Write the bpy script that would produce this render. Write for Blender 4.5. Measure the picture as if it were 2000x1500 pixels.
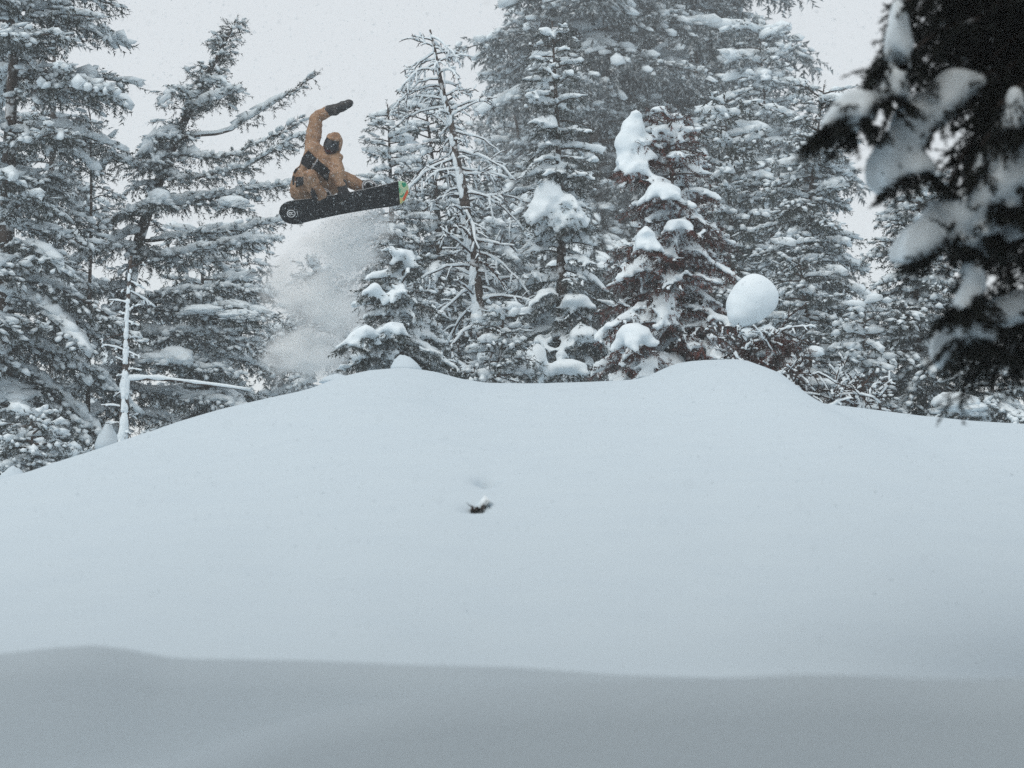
import bpy, bmesh, math, random
import numpy as np
from mathutils import Vector, Matrix

# ------------------------------------------------------------------ scene, camera, sky, sun, exposure
scene = bpy.context.scene
COL = scene.collection
for o in list(bpy.data.objects):
    bpy.data.objects.remove(o)

F = 5055.0                       # focal length in pixels of a 2000 px wide frame
CAM = np.array([0.0, 0.0, 1.0])
PITCH = math.atan(400 / F)
cam_data = bpy.data.cameras.new('camera')
cam = bpy.data.objects.new('camera', cam_data)
COL.objects.link(cam)
cam.location = CAM
cam.rotation_euler = (math.pi / 2 + PITCH, 0, 0)
cam_data.sensor_width = 36.0
cam_data.lens = 36.0 * F / 2000
cam_data.clip_start = 0.1
cam_data.clip_end = 3000
cam_data.dof.use_dof = True
cam_data.dof.focus_distance = 29.0
cam_data.dof.aperture_fstop = 4.2
scene.camera = cam

SUN_EL, SUN_AZ = math.radians(50), math.radians(-150)
world = bpy.data.worlds.new('World')
scene.world = world
world.use_nodes = True
wn, wl = world.node_tree.nodes, world.node_tree.links
wn.clear()
w_out = wn.new('ShaderNodeOutputWorld')
w_bg = wn.new('ShaderNodeBackground')
w_sky = wn.new('ShaderNodeTexSky')
w_sky.sky_type = 'NISHITA'
w_sky.sun_disc = False
w_sky.sun_elevation = SUN_EL
w_sky.sun_rotation = SUN_AZ
w_mix = wn.new('ShaderNodeMixRGB')
w_mix.inputs['Fac'].default_value = 0.84          # closed cloud cover over the clear sky
w_mix.inputs['Color2'].default_value = (8.25, 8.55, 8.7, 1)
w_bg.inputs['Strength'].default_value = 0.1
wl.new(w_sky.outputs['Color'], w_mix.inputs['Color1'])
wl.new(w_mix.outputs['Color'], w_bg.inputs['Color'])
wl.new(w_bg.outputs['Background'], w_out.inputs['Surface'])

sun_data = bpy.data.lights.new('sun', 'SUN')
sun_data.energy = 1.25
sun_data.angle = math.radians(65)
sun_data.color = (1.0, 0.91, 0.80)
sun = bpy.data.objects.new('sun', sun_data)
COL.objects.link(sun)
sun.rotation_euler = (math.pi / 2 - SUN_EL, 0, math.pi - SUN_AZ)

scene.view_settings.view_transform = 'Standard'
scene.view_settings.look = 'None'
scene.view_settings.exposure = 0.0
scene.view_settings.gamma = 1.0
scene.view_settings.use_curve_mapping = False
scene.render.engine = 'CYCLES'
scene.cycles.max_bounces = 13
scene.cycles.diffuse_bounces = 3
scene.cycles.glossy_bounces = 2
scene.cycles.volume_bounces = 12
scene.cycles.use_denoising = False

# ------------------------------------------------------------------ helpers
rng = np.random.default_rng(7)
random.seed(7)
CP, SP = math.cos(PITCH), math.sin(PITCH)
FWD = np.array([0, CP, SP]); UPV = np.array([0, -SP, CP]); RGT = np.array([1.0, 0, 0])


def at(px, py, Y):
    """world point seen at a place of the photograph, at the distance Y in front of the camera"""
    d = FWD + RGT * ((px - 1000) / F) + UPV * ((750 - py) / F)
    return CAM + d * (Y / d[1])


def ppm(Y):
    return F / Y


def mat(name, color, rough=0.7, spec=0.3, bump=None, vary=None, frost=None, metallic=0.0):
    m = bpy.data.materials.new(name)
    m.use_nodes = True
    n, l = m.node_tree.nodes, m.node_tree.links
    b = n['Principled BSDF']
    b.inputs['Base Color'].default_value = (*color, 1)
    b.inputs['Roughness'].default_value = rough
    b.inputs['Specular IOR Level'].default_value = spec
    b.inputs['Metallic'].default_value = metallic
    tc = n.new('ShaderNodeTexCoord')
    out = None
    if vary:
        c2, scale, lo, hi = vary
        t = n.new('ShaderNodeTexNoise'); t.inputs['Scale'].default_value = scale
        t.inputs['Detail'].default_value = 4
        l.new(tc.outputs['Object'], t.inputs['Vector'])
        r = n.new('ShaderNodeMapRange'); r.inputs['From Min'].default_value = lo; r.inputs['From Max'].default_value = hi
        l.new(t.outputs['Fac'], r.inputs['Value'])
        x = n.new('ShaderNodeMixRGB')
        x.inputs['Color1'].default_value = (*color, 1); x.inputs['Color2'].default_value = (*c2, 1)
        l.new(r.outputs['Result'], x.inputs['Fac'])
        out = x.outputs['Color']
    if frost:
        c3, scale, lo, hi = frost
        t = n.new('ShaderNodeTexNoise'); t.inputs['Scale'].default_value = scale
        t.inputs['Detail'].default_value = 3
        l.new(tc.outputs['Object'], t.inputs['Vector'])
        r = n.new('ShaderNodeMapRange'); r.inputs['From Min'].default_value = lo; r.inputs['From Max'].default_value = hi
        l.new(t.outputs['Fac'], r.inputs['Value'])
        x = n.new('ShaderNodeMixRGB')
        if out is None:
            x.inputs['Color1'].default_value = (*color, 1)
        else:
            l.new(out, x.inputs['Color1'])
        x.inputs['Color2'].default_value = (*c3, 1)
        l.new(r.outputs['Result'], x.inputs['Fac'])
        out = x.outputs['Color']
    if out is not None:
        l.new(out, b.inputs['Base Color'])
    if bump:
        scale, strength, dist = bump
        t = n.new('ShaderNodeTexNoise'); t.inputs['Scale'].default_value = scale
        t.inputs['Detail'].default_value = 5
        l.new(tc.outputs['Object'], t.inputs['Vector'])
        bp = n.new('ShaderNodeBump'); bp.inputs['Strength'].default_value = strength
        bp.inputs['Distance'].default_value = dist
        l.new(t.outputs['Fac'], bp.inputs['Height'])
        l.new(bp.outputs['Normal'], b.inputs['Normal'])
    return m


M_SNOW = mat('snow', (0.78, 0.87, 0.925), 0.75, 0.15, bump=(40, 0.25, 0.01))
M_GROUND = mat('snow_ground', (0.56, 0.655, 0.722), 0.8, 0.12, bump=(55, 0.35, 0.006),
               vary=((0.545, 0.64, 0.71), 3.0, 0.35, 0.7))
M_GREEN = mat('needles_green', (0.016, 0.027, 0.027), 0.75, 0.2, vary=((0.045, 0.055, 0.048), 9, 0.35, 0.7),
              frost=((0.55, 0.6, 0.63), 22, 0.53, 0.68))
M_FAR = mat('needles_rimed_hazed', (0.042, 0.058, 0.064), 0.8, 0.15, vary=((0.10, 0.128, 0.138), 4, 0.35, 0.7),
            frost=((0.58, 0.63, 0.66), 10, 0.46, 0.62))  # rime, plus distance haze painted in as paler needle colours
M_RED = mat('needles_dead_red', (0.040, 0.021, 0.019), 0.8, 0.15, vary=((0.17, 0.058, 0.045), 5, 0.45, 0.72),
            frost=((0.55, 0.58, 0.6), 26, 0.60, 0.72))
M_DARK = mat('needles_dark', (0.007, 0.010, 0.009), 0.8, 0.15, vary=((0.016, 0.020, 0.016), 12, 0.4, 0.7))
M_BARK = mat('bark', (0.055, 0.046, 0.042), 0.9, 0.1, vary=((0.12, 0.10, 0.09), 18, 0.4, 0.7),
             frost=((0.6, 0.63, 0.65), 7, 0.58, 0.66), bump=(30, 0.6, 0.02))
M_TWIG = mat('dead_twig', (0.035, 0.030, 0.030), 0.9, 0.1, vary=((0.09, 0.06, 0.05), 10, 0.4, 0.7))


class Acc:
    def __init__(self):
        self.v, self.f, self.n = [], [], 0

    def add(self, v, f):
        v = np.asarray(v, float); f = np.asarray(f, np.int64)
        self.v.append(v); self.f.append(f + self.n); self.n += len(v)

    def tube(self, pts, radii, sides=6, cap=True):
        pts = np.asarray(pts, float); n = len(pts)
        radii = np.broadcast_to(np.asarray(radii, float), (n,))
        T = np.gradient(pts, axis=0)
        T /= np.linalg.norm(T, axis=1)[:, None] + 1e-9
        ref = np.array([0.0, 0, 1]) if abs(T[:, 2]).mean() < 0.8 else np.array([0.0, 1, 0])
        S = np.cross(T, ref); S /= np.linalg.norm(S, axis=1)[:, None] + 1e-9
        U = np.cross(S, T)
        a = np.arange(sides) * 2 * math.pi / sides
        V = pts[:, None, :] + radii[:, None, None] * (np.cos(a)[None, :, None] * S[:, None, :] + np.sin(a)[None, :, None] * U[:, None, :])
        V = V.reshape(-1, 3)
        i = np.arange(n - 1)[:, None] * sides; j = np.arange(sides)[None, :]; k = (j + 1) % sides
        A, B, C, D = i + j, i + k, i + sides + k, i + sides + j
        f = np.concatenate([np.stack([A, B, C], -1).reshape(-1, 3), np.stack([A, C, D], -1).reshape(-1, 3)])
        if cap:
            V = np.vstack([V, pts[0], pts[-1]])
            e0, e1 = n * sides, n * sides + 1
            jj = np.arange(sides); kk = (jj + 1) % sides
            f = np.vstack([f, np.stack([kk, jj, np.full(sides, e0)], -1),
                           np.stack([(n - 1) * sides + jj, (n - 1) * sides + kk, np.full(sides, e1)], -1)])
        self.add(V, f)

    def place(self, tv, tf, pos, R, size):
        """many copies of one template: pos (m,3), R (m,3,3) columns = axes, size (m,) or (m,3)"""
        m = len(pos)
        if m == 0:
            return
        size = np.asarray(size, float)
        if size.ndim == 1:
            size = np.repeat(size[:, None], 3, 1)
        V = np.einsum('mij,mkj->mki', R, tv[None] * size[:, None, :]) + pos[:, None, :]
        f = tf[None] + (np.arange(m) * len(tv))[:, None, None]
        self.add(V.reshape(-1, 3), f.reshape(-1, 3))

    def build(self, name, material, parent=None, smooth=True, origin=None):
        me = bpy.data.meshes.new(name)
        if self.n:
            V = np.vstack(self.v); f = np.vstack(self.f).astype(np.int32)
            if origin is not None:
                V = V - np.asarray(origin)[None]
            me.vertices.add(len(V)); me.vertices.foreach_set('co', V.ravel().astype(np.float32))
            me.loops.add(f.size); me.loops.foreach_set('vertex_index', f.ravel())
            me.polygons.add(len(f))
            me.polygons.foreach_set('loop_start', np.arange(0, f.size, 3, dtype=np.int32))
            me.polygons.foreach_set('loop_total', np.full(len(f), 3, np.int32))
            me.polygons.foreach_set('use_smooth', np.full(len(f), smooth))
            me.update(calc_edges=True)
            me.validate()
        me.materials.append(material)
        o = bpy.data.objects.new(name, me)
        COL.objects.link(o)
        if name in ('snow_load', 'snow_ridge', 'trunk_snow'):
            o['kind'] = 'stuff'
        if origin is not None and parent is None:
            o.location = origin
        if parent is not None:
            o.parent = parent
        return o


def empty(name, loc, label, category, group=None):
    o = bpy.data.objects.new(name, None)
    COL.objects.link(o)
    o.location = loc
    o.empty_display_size = 0.3
    o['label'] = label; o['category'] = category
    if group:
        o['group'] = group
    return o


def tag(o, label, category, group=None):
    o['label'] = label; o['category'] = category
    if group:
        o['group'] = group
    return o


def smooth1(a, k):
    w = np.hanning(2 * k + 3)[1:-1]; w /= w.sum()
    p = np.pad(a, k, mode='edge')
    return np.convolve(p, w, 'valid')


def sstep(a, b, t):
    t = np.clip((t - a) / (b - a), 0, 1)
    return t * t * (3 - 2 * t)


# cheap smooth value noise in the plane / in space
class Noise:
    def __init__(self, seed):
        self.r = np.random.default_rng(seed).uniform(-1, 1, (64, 64, 16))

    def __call__(self, x, y, z=0.0):
        x = np.asarray(x, float); y = np.asarray(y, float); z = np.asarray(z, float) + 0 * x
        xi, yi, zi = np.floor(x).astype(int), np.floor(y).astype(int), np.floor(z).astype(int)
        fx, fy, fz = x - xi, y - yi, z - zi
        fx, fy, fz = [t * t * (3 - 2 * t) for t in (fx, fy, fz)]
        o = 0
        for a in (0, 1):
            for b in (0, 1):
                for c in (0, 1):
                    o = o + self.r[(xi + a) % 64, (yi + b) % 64, (zi + c) % 16] * \
                        (fx if a else 1 - fx) * (fy if b else 1 - fy) * (fz if c else 1 - fz)
        return o


NZ = Noise(3)

# ------------------------------------------------------------------ the snow ground
YC = 24.0
_crest = np.array([(-2500, 1010), (-900, 1000), (-300, 965), (0, 943), (100, 931), (180, 908), (230, 882), (280, 856), (350, 827), (430, 803), (520, 782), (600, 765),
                   (660, 741), (720, 727), (790, 722), (850, 730), (900, 744), (950, 752), (1050, 753), (1150, 750), (1240, 746),
                   (1280, 735), (1310, 716), (1360, 708), (1450, 705), (1490, 717), (1520, 746), (1560, 780), (1600, 791), (1700, 803),
                   (1800, 816), (1900, 826), (2000, 832), (2300, 850), (2900, 880), (4500, 900)], float)
_px = np.arange(-2500, 4501, 5.0)
_cy = smooth1(np.interp(_px, _crest[:, 0], _crest[:, 1]), 4)
_cx = (_px - 1000) / F * YC
_cz = np.array([at(1000, v, YC)[2] for v in _cy]) + 0.02
_czs = smooth1(_cz, 90)
_czm = smooth1(_cz, 22)
_r1 = np.array([(-3000, 1300), (0, 1280), (80, 1268), (160, 1258), (230, 1264), (330, 1286), (600, 1290), (800, 1299), (1000, 1303),
                (1200, 1318), (2000, 1345), (5000, 1345)], float)
_r2 = np.array([(-3000, 1640), (0, 1580), (300, 1500), (550, 1410), (800, 1358), (1100, 1332), (1400, 1326), (1550, 1317), (1650, 1318),
                (1850, 1329), (2100, 1320), (5000, 1300)], float)


def _ridge(tab, Y, k):
    y = smooth1(np.interp(_px, tab[:, 0], tab[:, 1]), k)
    return (_px - 1000) / F * Y, np.array([at(1000, v, Y)[2] for v in y])


R1X, R1Z = _ridge(_r1, 6.6, 14)
R2X, R2Z = _ridge(_r2, 5.6, 20)
DENTS = []                       # (x, y, depth, rx, ry)


def ground(x, y):
    x = np.asarray(x, float); y = np.asarray(y, float)
    h = np.interp(x, _cx, _cz); hm = np.interp(x, _cx, _czm); hs = np.interp(x, _cx, _czs)
    # front slope: foot at y = 10, crest at y = 24
    t = np.clip((y - 9.5) / (YC - 9.5), 0, 1)
    foot = 0.69 + 0.01 * x + 0.05 * NZ(x * 0.25 + 3, y * 0.2)
    s = 0.72 * t + 0.28 * np.sin(t * math.pi / 2)
    ha = hs + (hm - hs) * sstep(0.25, 0.65, t) + (h - hm) * sstep(0.58, 0.88, t)
    front = foot + (ha - foot) * s + 0.05 * NZ(x * 0.55, y * 0.35 + 9) * sstep(0, 0.3, t) * (1 - sstep(0.8, 1, t)) \
        + 0.016 * NZ(x * 1.9 + 20, y * 0.8 + 4) * (1 - sstep(0.75, 0.95, t))
    # behind the crest the ground sinks a little and climbs on, just under the line of sight
    b = np.clip(y - YC, 0, None)
    hb = h + (hs - h) * sstep(1.0, 7.0, b)
    back = 1 + (hb - 1) / YC * y - 0.75 * sstep(0.0, 4.5, b) - 0.012 * b + 0.06 * NZ(x * 0.4 + 7, y * 0.4) * sstep(0.5, 4, b)
    back = np.where(y > 150, np.minimum(back, 1 + (hb - 1) / YC * 150 - 2.3), back)
    z = np.where(y > YC, back, front)
    # near banks
    z1 = np.interp(x, R1X, R1Z); z2 = np.interp(x, R2X, R2Z)
    e1 = np.where(y < 6.6, np.clip((y - 5.75) / 0.85, 0, 1) ** 0.9, 1 - sstep(6.6, 8.8, y))
    low = np.where(y < 6.6, 0.10, 0.45 + 0.015 * x)
    near = low + (z1 - low) * e1
    near2 = 0.05 + (z2 - 0.05) * np.where(y < 5.6, np.clip((y - 4.75) / 0.85, 0, 1) ** 0.92, 1 - 0.45 * sstep(5.6, 7.2, y))
    nn = np.maximum(near, near2)
    d = 0.07                                                      # soft join
    nn = np.where(np.abs(near - near2) < d, nn + (d - np.abs(near - near2)) ** 2 / (4 * d), nn)
    k = sstep(7.6, 10.0, y)
    z = nn * (1 - k) + z * k
    z = np.where(y < 4.75, 0.05 + 0 * z, z)
    for (dx, dy, dep, rx, ry) in DENTS:
        z = z - dep * np.exp(-((x - dx) / rx) ** 2 - ((y - dy) / ry) ** 2)
    return z


def hit(px, py, y0=9.0, y1=26.0):
    for Y in np.arange(y0, y1, 0.02):
        p = at(px, py, Y)
        if p[2] < ground(p[0], p[1]):
            return p
    return at(px, py, YC)


TW = hit(935, 985)
HO = hit(951, 938)
DENTS.append((HO[0], HO[1], 0.20, 0.04, 0.13))
DENTS.append((HO[0] + 0.03, HO[1] + 0.3, 0.02, 0.09, 0.5))
DENTS.append((TW[0] - 0.015, TW[1] - 0.12, 0.09, 0.055, 0.12))


def build_ground():
    def axis(spec):
        out = []
        for a, b, st in spec:
            out.append(np.arange(a, b, st))
        return np.concatenate(out + [np.array([spec[-1][1]])])
    xs = axis([(-900, -100, 60), (-100, -20, 6), (-20, -6.4, 0.8), (-6.4, -1.0, 0.13), (-1.0, 0.5, 0.045), (0.5, 6.4, 0.13), (6.4, 20, 0.8), (20, 100, 6), (100, 900, 60)])
    ys = axis([(-300, -20, 40), (-20, 2, 2), (2, 9, 0.1), (9, 14.5, 0.15), (14.5, 19, 0.06), (19, 22, 0.11), (22, 25.5, 0.08), (25.5, 40, 0.4), (40, 160, 3), (160, 900, 60)])
    X, Y = np.meshgrid(xs, ys)
    Z = ground(X.ravel(), Y.ravel()).reshape(X.shape)
    nx, ny = len(xs), len(ys)
    V = np.stack([X, Y, Z], -1).reshape(-1, 3)
    i = np.arange(ny - 1)[:, None] * nx + np.arange(nx - 1)[None]
    f = np.concatenate([np.stack([i, i + 1, i + nx + 1], -1).reshape(-1, 3), np.stack([i, i + nx + 1, i + nx], -1).reshape(-1, 3)])
    a = Acc(); a.add(V, f)
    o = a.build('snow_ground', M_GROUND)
    o['kind'] = 'structure'
    return o


GROUND = build_ground()

# ------------------------------------------------------------------ templates: needle sprigs and snow lumps


def needle_template(n, seed, droop=0.25, length=0.42, width=0.055):
    r = np.random.default_rng(seed)
    V, f = [], []
    for i in range(n):
        t = (i + r.uniform(0, 1)) / n
        a = r.uniform(0, 2 * math.pi)
        rad = np.array([0, math.cos(a), math.sin(a) * 0.75 - droop])
        d = np.array([0.75, 0, 0]) + rad * r.uniform(0.7, 1.2)
        d /= np.linalg.norm(d)
        L = length * r.uniform(0.7, 1.25) * (1 - 0.35 * t)
        p = np.array([t * 0.95, 0, 0]) + 0.02 * r.normal(size=3)
        s = np.cross(d, r.normal(size=3)); s /= np.linalg.norm(s)
        w = width * r.uniform(0.7, 1.3)
        k = len(V)
        V += [p + s * w * 0.6, p - s * w * 0.6, p + d * L]
        f += [(k, k + 1, k + 2)]
    return np.array(V), np.array(f)


def lump_template(rings, sides, seed, amp=0.25):
    """closed irregular lump about the unit sphere, flat underneath"""
    r = np.random.default_rng(seed)
    nz = Noise(seed)
    V = [(0, 0, 1)]
    for i in range(1, rings):
        th = math.pi * i / rings
        for j in range(sides):
            ph = 2 * math.pi * (j + 0.5 * (i % 2)) / sides
            V.append((math.sin(th) * math.cos(ph), math.sin(th) * math.sin(ph), math.cos(th)))
    V.append((0, 0, -1))
    V = np.array(V, float)
    k = 1 + amp * nz(V[:, 0] * 1.6 + 5, V[:, 1] * 1.6 + 5, V[:, 2] * 1.6 + 5) + amp * 0.5 * r.uniform(-1, 1, len(V))
    V = V * k[:, None]
    V[:, 2] = np.where(V[:, 2] < 0, V[:, 2] * 0.55, V[:, 2])
    f = []
    for j in range(sides):
        f.append((0, 1 + j, 1 + (j + 1) % sides))
    for i in range(rings - 2):
        a, b = 1 + i * sides, 1 + (i + 1) * sides
        for j in range(sides):
            k2 = (j + 1) % sides
            if i % 2 == 0:
                f += [(a + j, b + j, a + k2), (a + k2, b + j, b + k2)]
            else:
                f += [(a + j, b + j, b + k2), (a + j, b + k2, a + k2)]
    e = len(V) - 1; a = 1 + (rings - 2) * sides
    for j in range(sides):
        f.append((a + j, e, a + (j + 1) % sides))
    return V, np.array(f)


def round_lump(seed):
    V, f = lump_template(14, 22, seed, 0.06)
    V = V.copy(); V[:, 2] = np.where(V[:, 2] < 0, V[:, 2] / 0.6, V[:, 2])
    return V, f


NEEDLES = {'mid': [needle_template(13, s, width=0.075) for s in range(5)],
           'far': [needle_template(10, s + 20, length=0.52, width=0.13) for s in range(5)],
           'near': [needle_template(28, s + 40, droop=0.05, length=0.24, width=0.065) for s in range(4)]}
LUMPS = {'mid': [lump_template(3, 6, s, 0.45) for s in range(10)],
         'far': [lump_template(3, 6, s + 20, 0.4) for s in range(8)],
         'near': [lump_template(7, 10, s + 60, 0.15) for s in range(5)],
         'ball': [round_lump(s + 70) for s in range(4)],
         'big': [lump_template(12, 18, s + 40, 0.16) for s in range(6)]}


def frames(d, up=(0, 0, 1)):
    d = d / (np.linalg.norm(d, axis=1)[:, None] + 1e-9)
    y = np.cross(np.broadcast_to(np.asarray(up, float), d.shape), d)
    n = np.linalg.norm(y, axis=1)
    bad = n < 1e-3
    y[bad] = (0, 1, 0); n[bad] = 1
    y /= n[:, None]
    z = np.cross(d, y)
    return np.stack([d, y, z], -1)


class Tree:
    """collects sprigs, lumps and limbs, then makes the parts of one tree"""

    def __init__(self, lod, seed, sprig):
        self.lod, self.sprig = lod, sprig
        self.r = np.random.default_rng(seed)
        self.pos, self.dir, self.size, self.snow = [], [], [], []
        self.big = []                    # (pos, (sx,sy,sz), yaw)
        self.mant = []                   # snow lying along a bough: (pos, dir, (sx,sy,sz))
        self.wood = Acc(); self.snowtube = Acc()
        self.nz = Noise(seed + 100)

    def put(self, p, d, s, snow):
        self.pos.append(p); self.dir.append(d); self.size.append(s); self.snow.append(snow)

    def bough(self, pts, spread, snow=1.0, r0=0.02, hang=0.5, bare=0.15, fan=0.8, dens=1.0, big=0.0, taper=0.75):
        r, sp = self.r, self.sprig
        pts = np.asarray(pts, float)
        seg = np.linalg.norm(np.diff(pts, axis=0), axis=1); L = seg.sum()
        cum = np.concatenate([[0], np.cumsum(seg)])
        n = max(3, int(L / (sp * 0.62) * dens))
        ts = np.linspace(0, 1, n)
        P = np.stack([np.interp(ts * L, cum, pts[:, k]) for k in range(3)], -1)
        T = np.gradient(P, axis=0); T /= np.linalg.norm(T, axis=1)[:, None] + 1e-9
        self.wood.tube(P, r0 * (1 - 0.8 * ts) + 0.003, 5 if self.lod != 'far' else 4, cap=False)
        ph = r.uniform(0, 100)
        for i in range(n):
            t = ts[i]
            if t < bare:
                continue
            tt = T[i]
            S = np.array([tt[1], -tt[0], 0.0]); S /= np.linalg.norm(S) + 1e-6
            sn = snow * (0.75 + 0.5 * self.nz(ph + t * L * 2.2, ph))
            prof = spread * (min(1.0, (t - bare) / 0.18 + 0.3) * (1 - t) ** taper + 0.10)
            self.put(P[i] + r.normal(size=3) * sp * 0.1, tt + r.normal(size=3) * 0.2, sp * r.uniform(0.9, 1.3), sn)
            if r.uniform() < 0.35:
                self.put(P[i] + np.array([0, 0, sp * 0.12]), tt * 0.6 + S * r.normal() * 0.7 + np.array([0, 0, 0.45]), sp * r.uniform(0.7, 1.05), 0.0)
            for sd in (-1, 1):
                l = prof * r.uniform(0.6, 1.25)
                m = int(l / (sp * 0.62))
                if m == 0 and r.uniform() < 0.5:
                    m = 1
                dv = tt * 0.6 + S * sd * fan + np.array([0, 0, -0.12 + 0.18 * r.normal()])
                dv /= np.linalg.norm(dv)
                p = P[i].copy()
                for k in range(m):
                    p = p + dv * sp * 0.62
                    dv = dv + np.array([0, 0, -0.07]); dv /= np.linalg.norm(dv)
                    self.put(p + r.normal(size=3) * sp * 0.12, dv + r.normal(size=3) * 0.22, sp * r.uniform(0.8, 1.25), sn * r.uniform(0.7, 1.15))
                    if r.uniform() < hang:
                        h = dv * 0.5 + np.array([0, 0, -0.8]) + r.normal(size=3) * 0.25
                        self.put(p - np.array([0, 0, sp * 0.15]), h, sp * r.uniform(0.8, 1.2), 0.0)
            if r.uniform() < hang:
                h = tt * 0.5 + np.array([0, 0, -0.8]) + r.normal(size=3) * 0.25
                self.put(P[i] - np.array([0, 0, sp * 0.1]), h, sp * r.uniform(0.8, 1.2), 0.0)
            if big:
                load = self.nz(ph * 1.7 + t * L * 1.6 / (sp * 6), ph + 31) + big
                if load > 0:
                    load = min(load, 0.7)
                    w = sp * (0.35 + 1.0 * load)
                    self.mant.append((P[i] + np.array([0, 0, sp * (0.10 + 0.22 * load)]), tt, (w * 1.15, min(prof * 0.6, sp * 1.5) * (0.4 + 0.6 * load) + sp * 0.2, sp * (0.18 + 0.45 * load) * (1.7 if self.lod == 'near' else 1.0))))

    def lump(self, p, sx, sy, sz, yaw=0.0):
        p = np.asarray(p, float); r = self.r
        self.big.append((p, (sx, sy, sz), yaw))
        for k in range(7):                              # fingers of snow running down over the twigs below
            a = r.uniform(0, 6.28)
            for (rr, dz, q) in ((0.55, 0.35, 0.62), (0.95, 0.75, 0.45), (1.25, 1.25, 0.30)):
                if rr > 1 and r.uniform() < 0.4:
                    continue
                q *= r.uniform(0.75, 1.25)
                e = p + np.array([math.cos(a) * sx * rr, math.sin(a) * sy * rr * 0.8, -sz * dz * r.uniform(0.7, 1.1)])
                self.big.append((e, (sx * q, sy * q, sz * q * 0.8), a))
                for m in range(2):
                    self.put(e + np.array([0, 0, -0.4 * sz * q]), np.array([math.cos(a + m) * 0.7, math.sin(a + m) * 0.7, -0.6]), self.sprig * 1.1, 0.0)

    def finish(self, root, needle_mat, snow_thr=0.45, snow_size=1.0, remesh=None, wood_mat=None):
        o0 = np.array(root.location)
        pos = np.array(self.pos) - o0; d = np.array(self.dir); size = np.array(self.size); snow = np.array(self.snow)
        R = frames(d)
        # a sprig rolls a little about its own axis
        nt = len(NEEDLES[self.lod]); pick = self.r.integers(0, nt, len(pos))
        a = Acc()
        for k in range(nt):
            q = pick == k
            a.place(*NEEDLES[self.lod][k], pos[q], R[q], size[q])
        root_parts = [a.build('crown', needle_mat, root, smooth=False)]
        # snow
        b = Acc()
        keep = (snow > snow_thr) & (self.r.uniform(size=len(snow)) < 0.94)
        p2, d2, s2, n2 = pos[keep], d[keep].copy(), size[keep], snow[keep]
        d2[:, 2] *= 0.8
        R2 = frames(d2)
        lm = LUMPS[self.lod]; pick = self.r.integers(0, len(lm), len(p2))
        k0 = np.clip(n2, 0.4, 1.5) * snow_size
        sc = np.stack([s2 * 0.48 * (0.7 + 0.3 * k0), s2 * 0.33 * k0 ** 0.6, s2 * 0.25 * k0], -1) * self.r.uniform(0.55, 1.35, (len(p2), 3)) * self.r.uniform(0.7, 1.2, (len(p2), 1))
        c2 = p2 + d2 / (np.linalg.norm(d2, axis=1)[:, None] + 1e-9) * (s2 * 0.42)[:, None] + np.array([0, 0, 1.0]) * (sc[:, 2] * 0.75)[:, None]
        for k in range(len(lm)):
            q = pick == k
            b.place(*lm[k], c2[q], R2[q], sc[q])
        if self.mant:
            mp = np.array([m[0] for m in self.mant]) - o0; md_ = np.array([m[1] for m in self.mant]); ms = np.array([m[2] for m in self.mant])
            mt = LUMPS[self.lod]
            pick = self.r.integers(0, len(mt), len(mp)); Rm_ = frames(md_)
            ms = ms * self.r.uniform(0.8, 1.25, ms.shape)
            for k in range(len(mt)):
                q = pick == k
                b.place(*mt[k], mp[q], Rm_[q], ms[q])
        for i, (p, s, yaw) in enumerate(self.big):
            c, sn = math.cos(yaw), math.sin(yaw)
            Rm = np.array([[c, -sn, 0], [sn, c, 0], [0, 0, 1.0]])[None]
            t = LUMPS['big' if max(s) > 0.16 or self.lod == 'near' else 'mid']
            b.place(*t[i % len(t)], (p - o0)[None], Rm, np.array([s]))
        if self.snowtube.n:
            for v, f in zip(self.snowtube.v, self.snowtube.f):
                b.v.append(v - o0); b.f.append(f - 0)
            # re-index
            off = b.n
            for k in range(len(self.snowtube.v)):
                b.f[len(b.f) - len(self.snowtube.v) + k] = b.f[len(b.f) - len(self.snowtube.v) + k] + off
            b.n += self.snowtube.n
        if b.n:
            so = b.build('snow_load', M_SNOW, root)
            if remesh:
                md = so.modifiers.new('remesh', 'REMESH'); md.mode = 'VOXEL'; md.voxel_size = remesh; md.use_smooth_shade = True
                sm = so.modifiers.new('smooth', 'SMOOTH'); sm.factor = 0.5; sm.iterations = 3
        if self.wood.n:
            w = Acc(); w.v = [v - o0 for v in self.wood.v]; w.f = self.wood.f; w.n = self.wood.n
            w.build('trunk', wood_mat or M_BARK, root)


TRI_LOG = []


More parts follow.
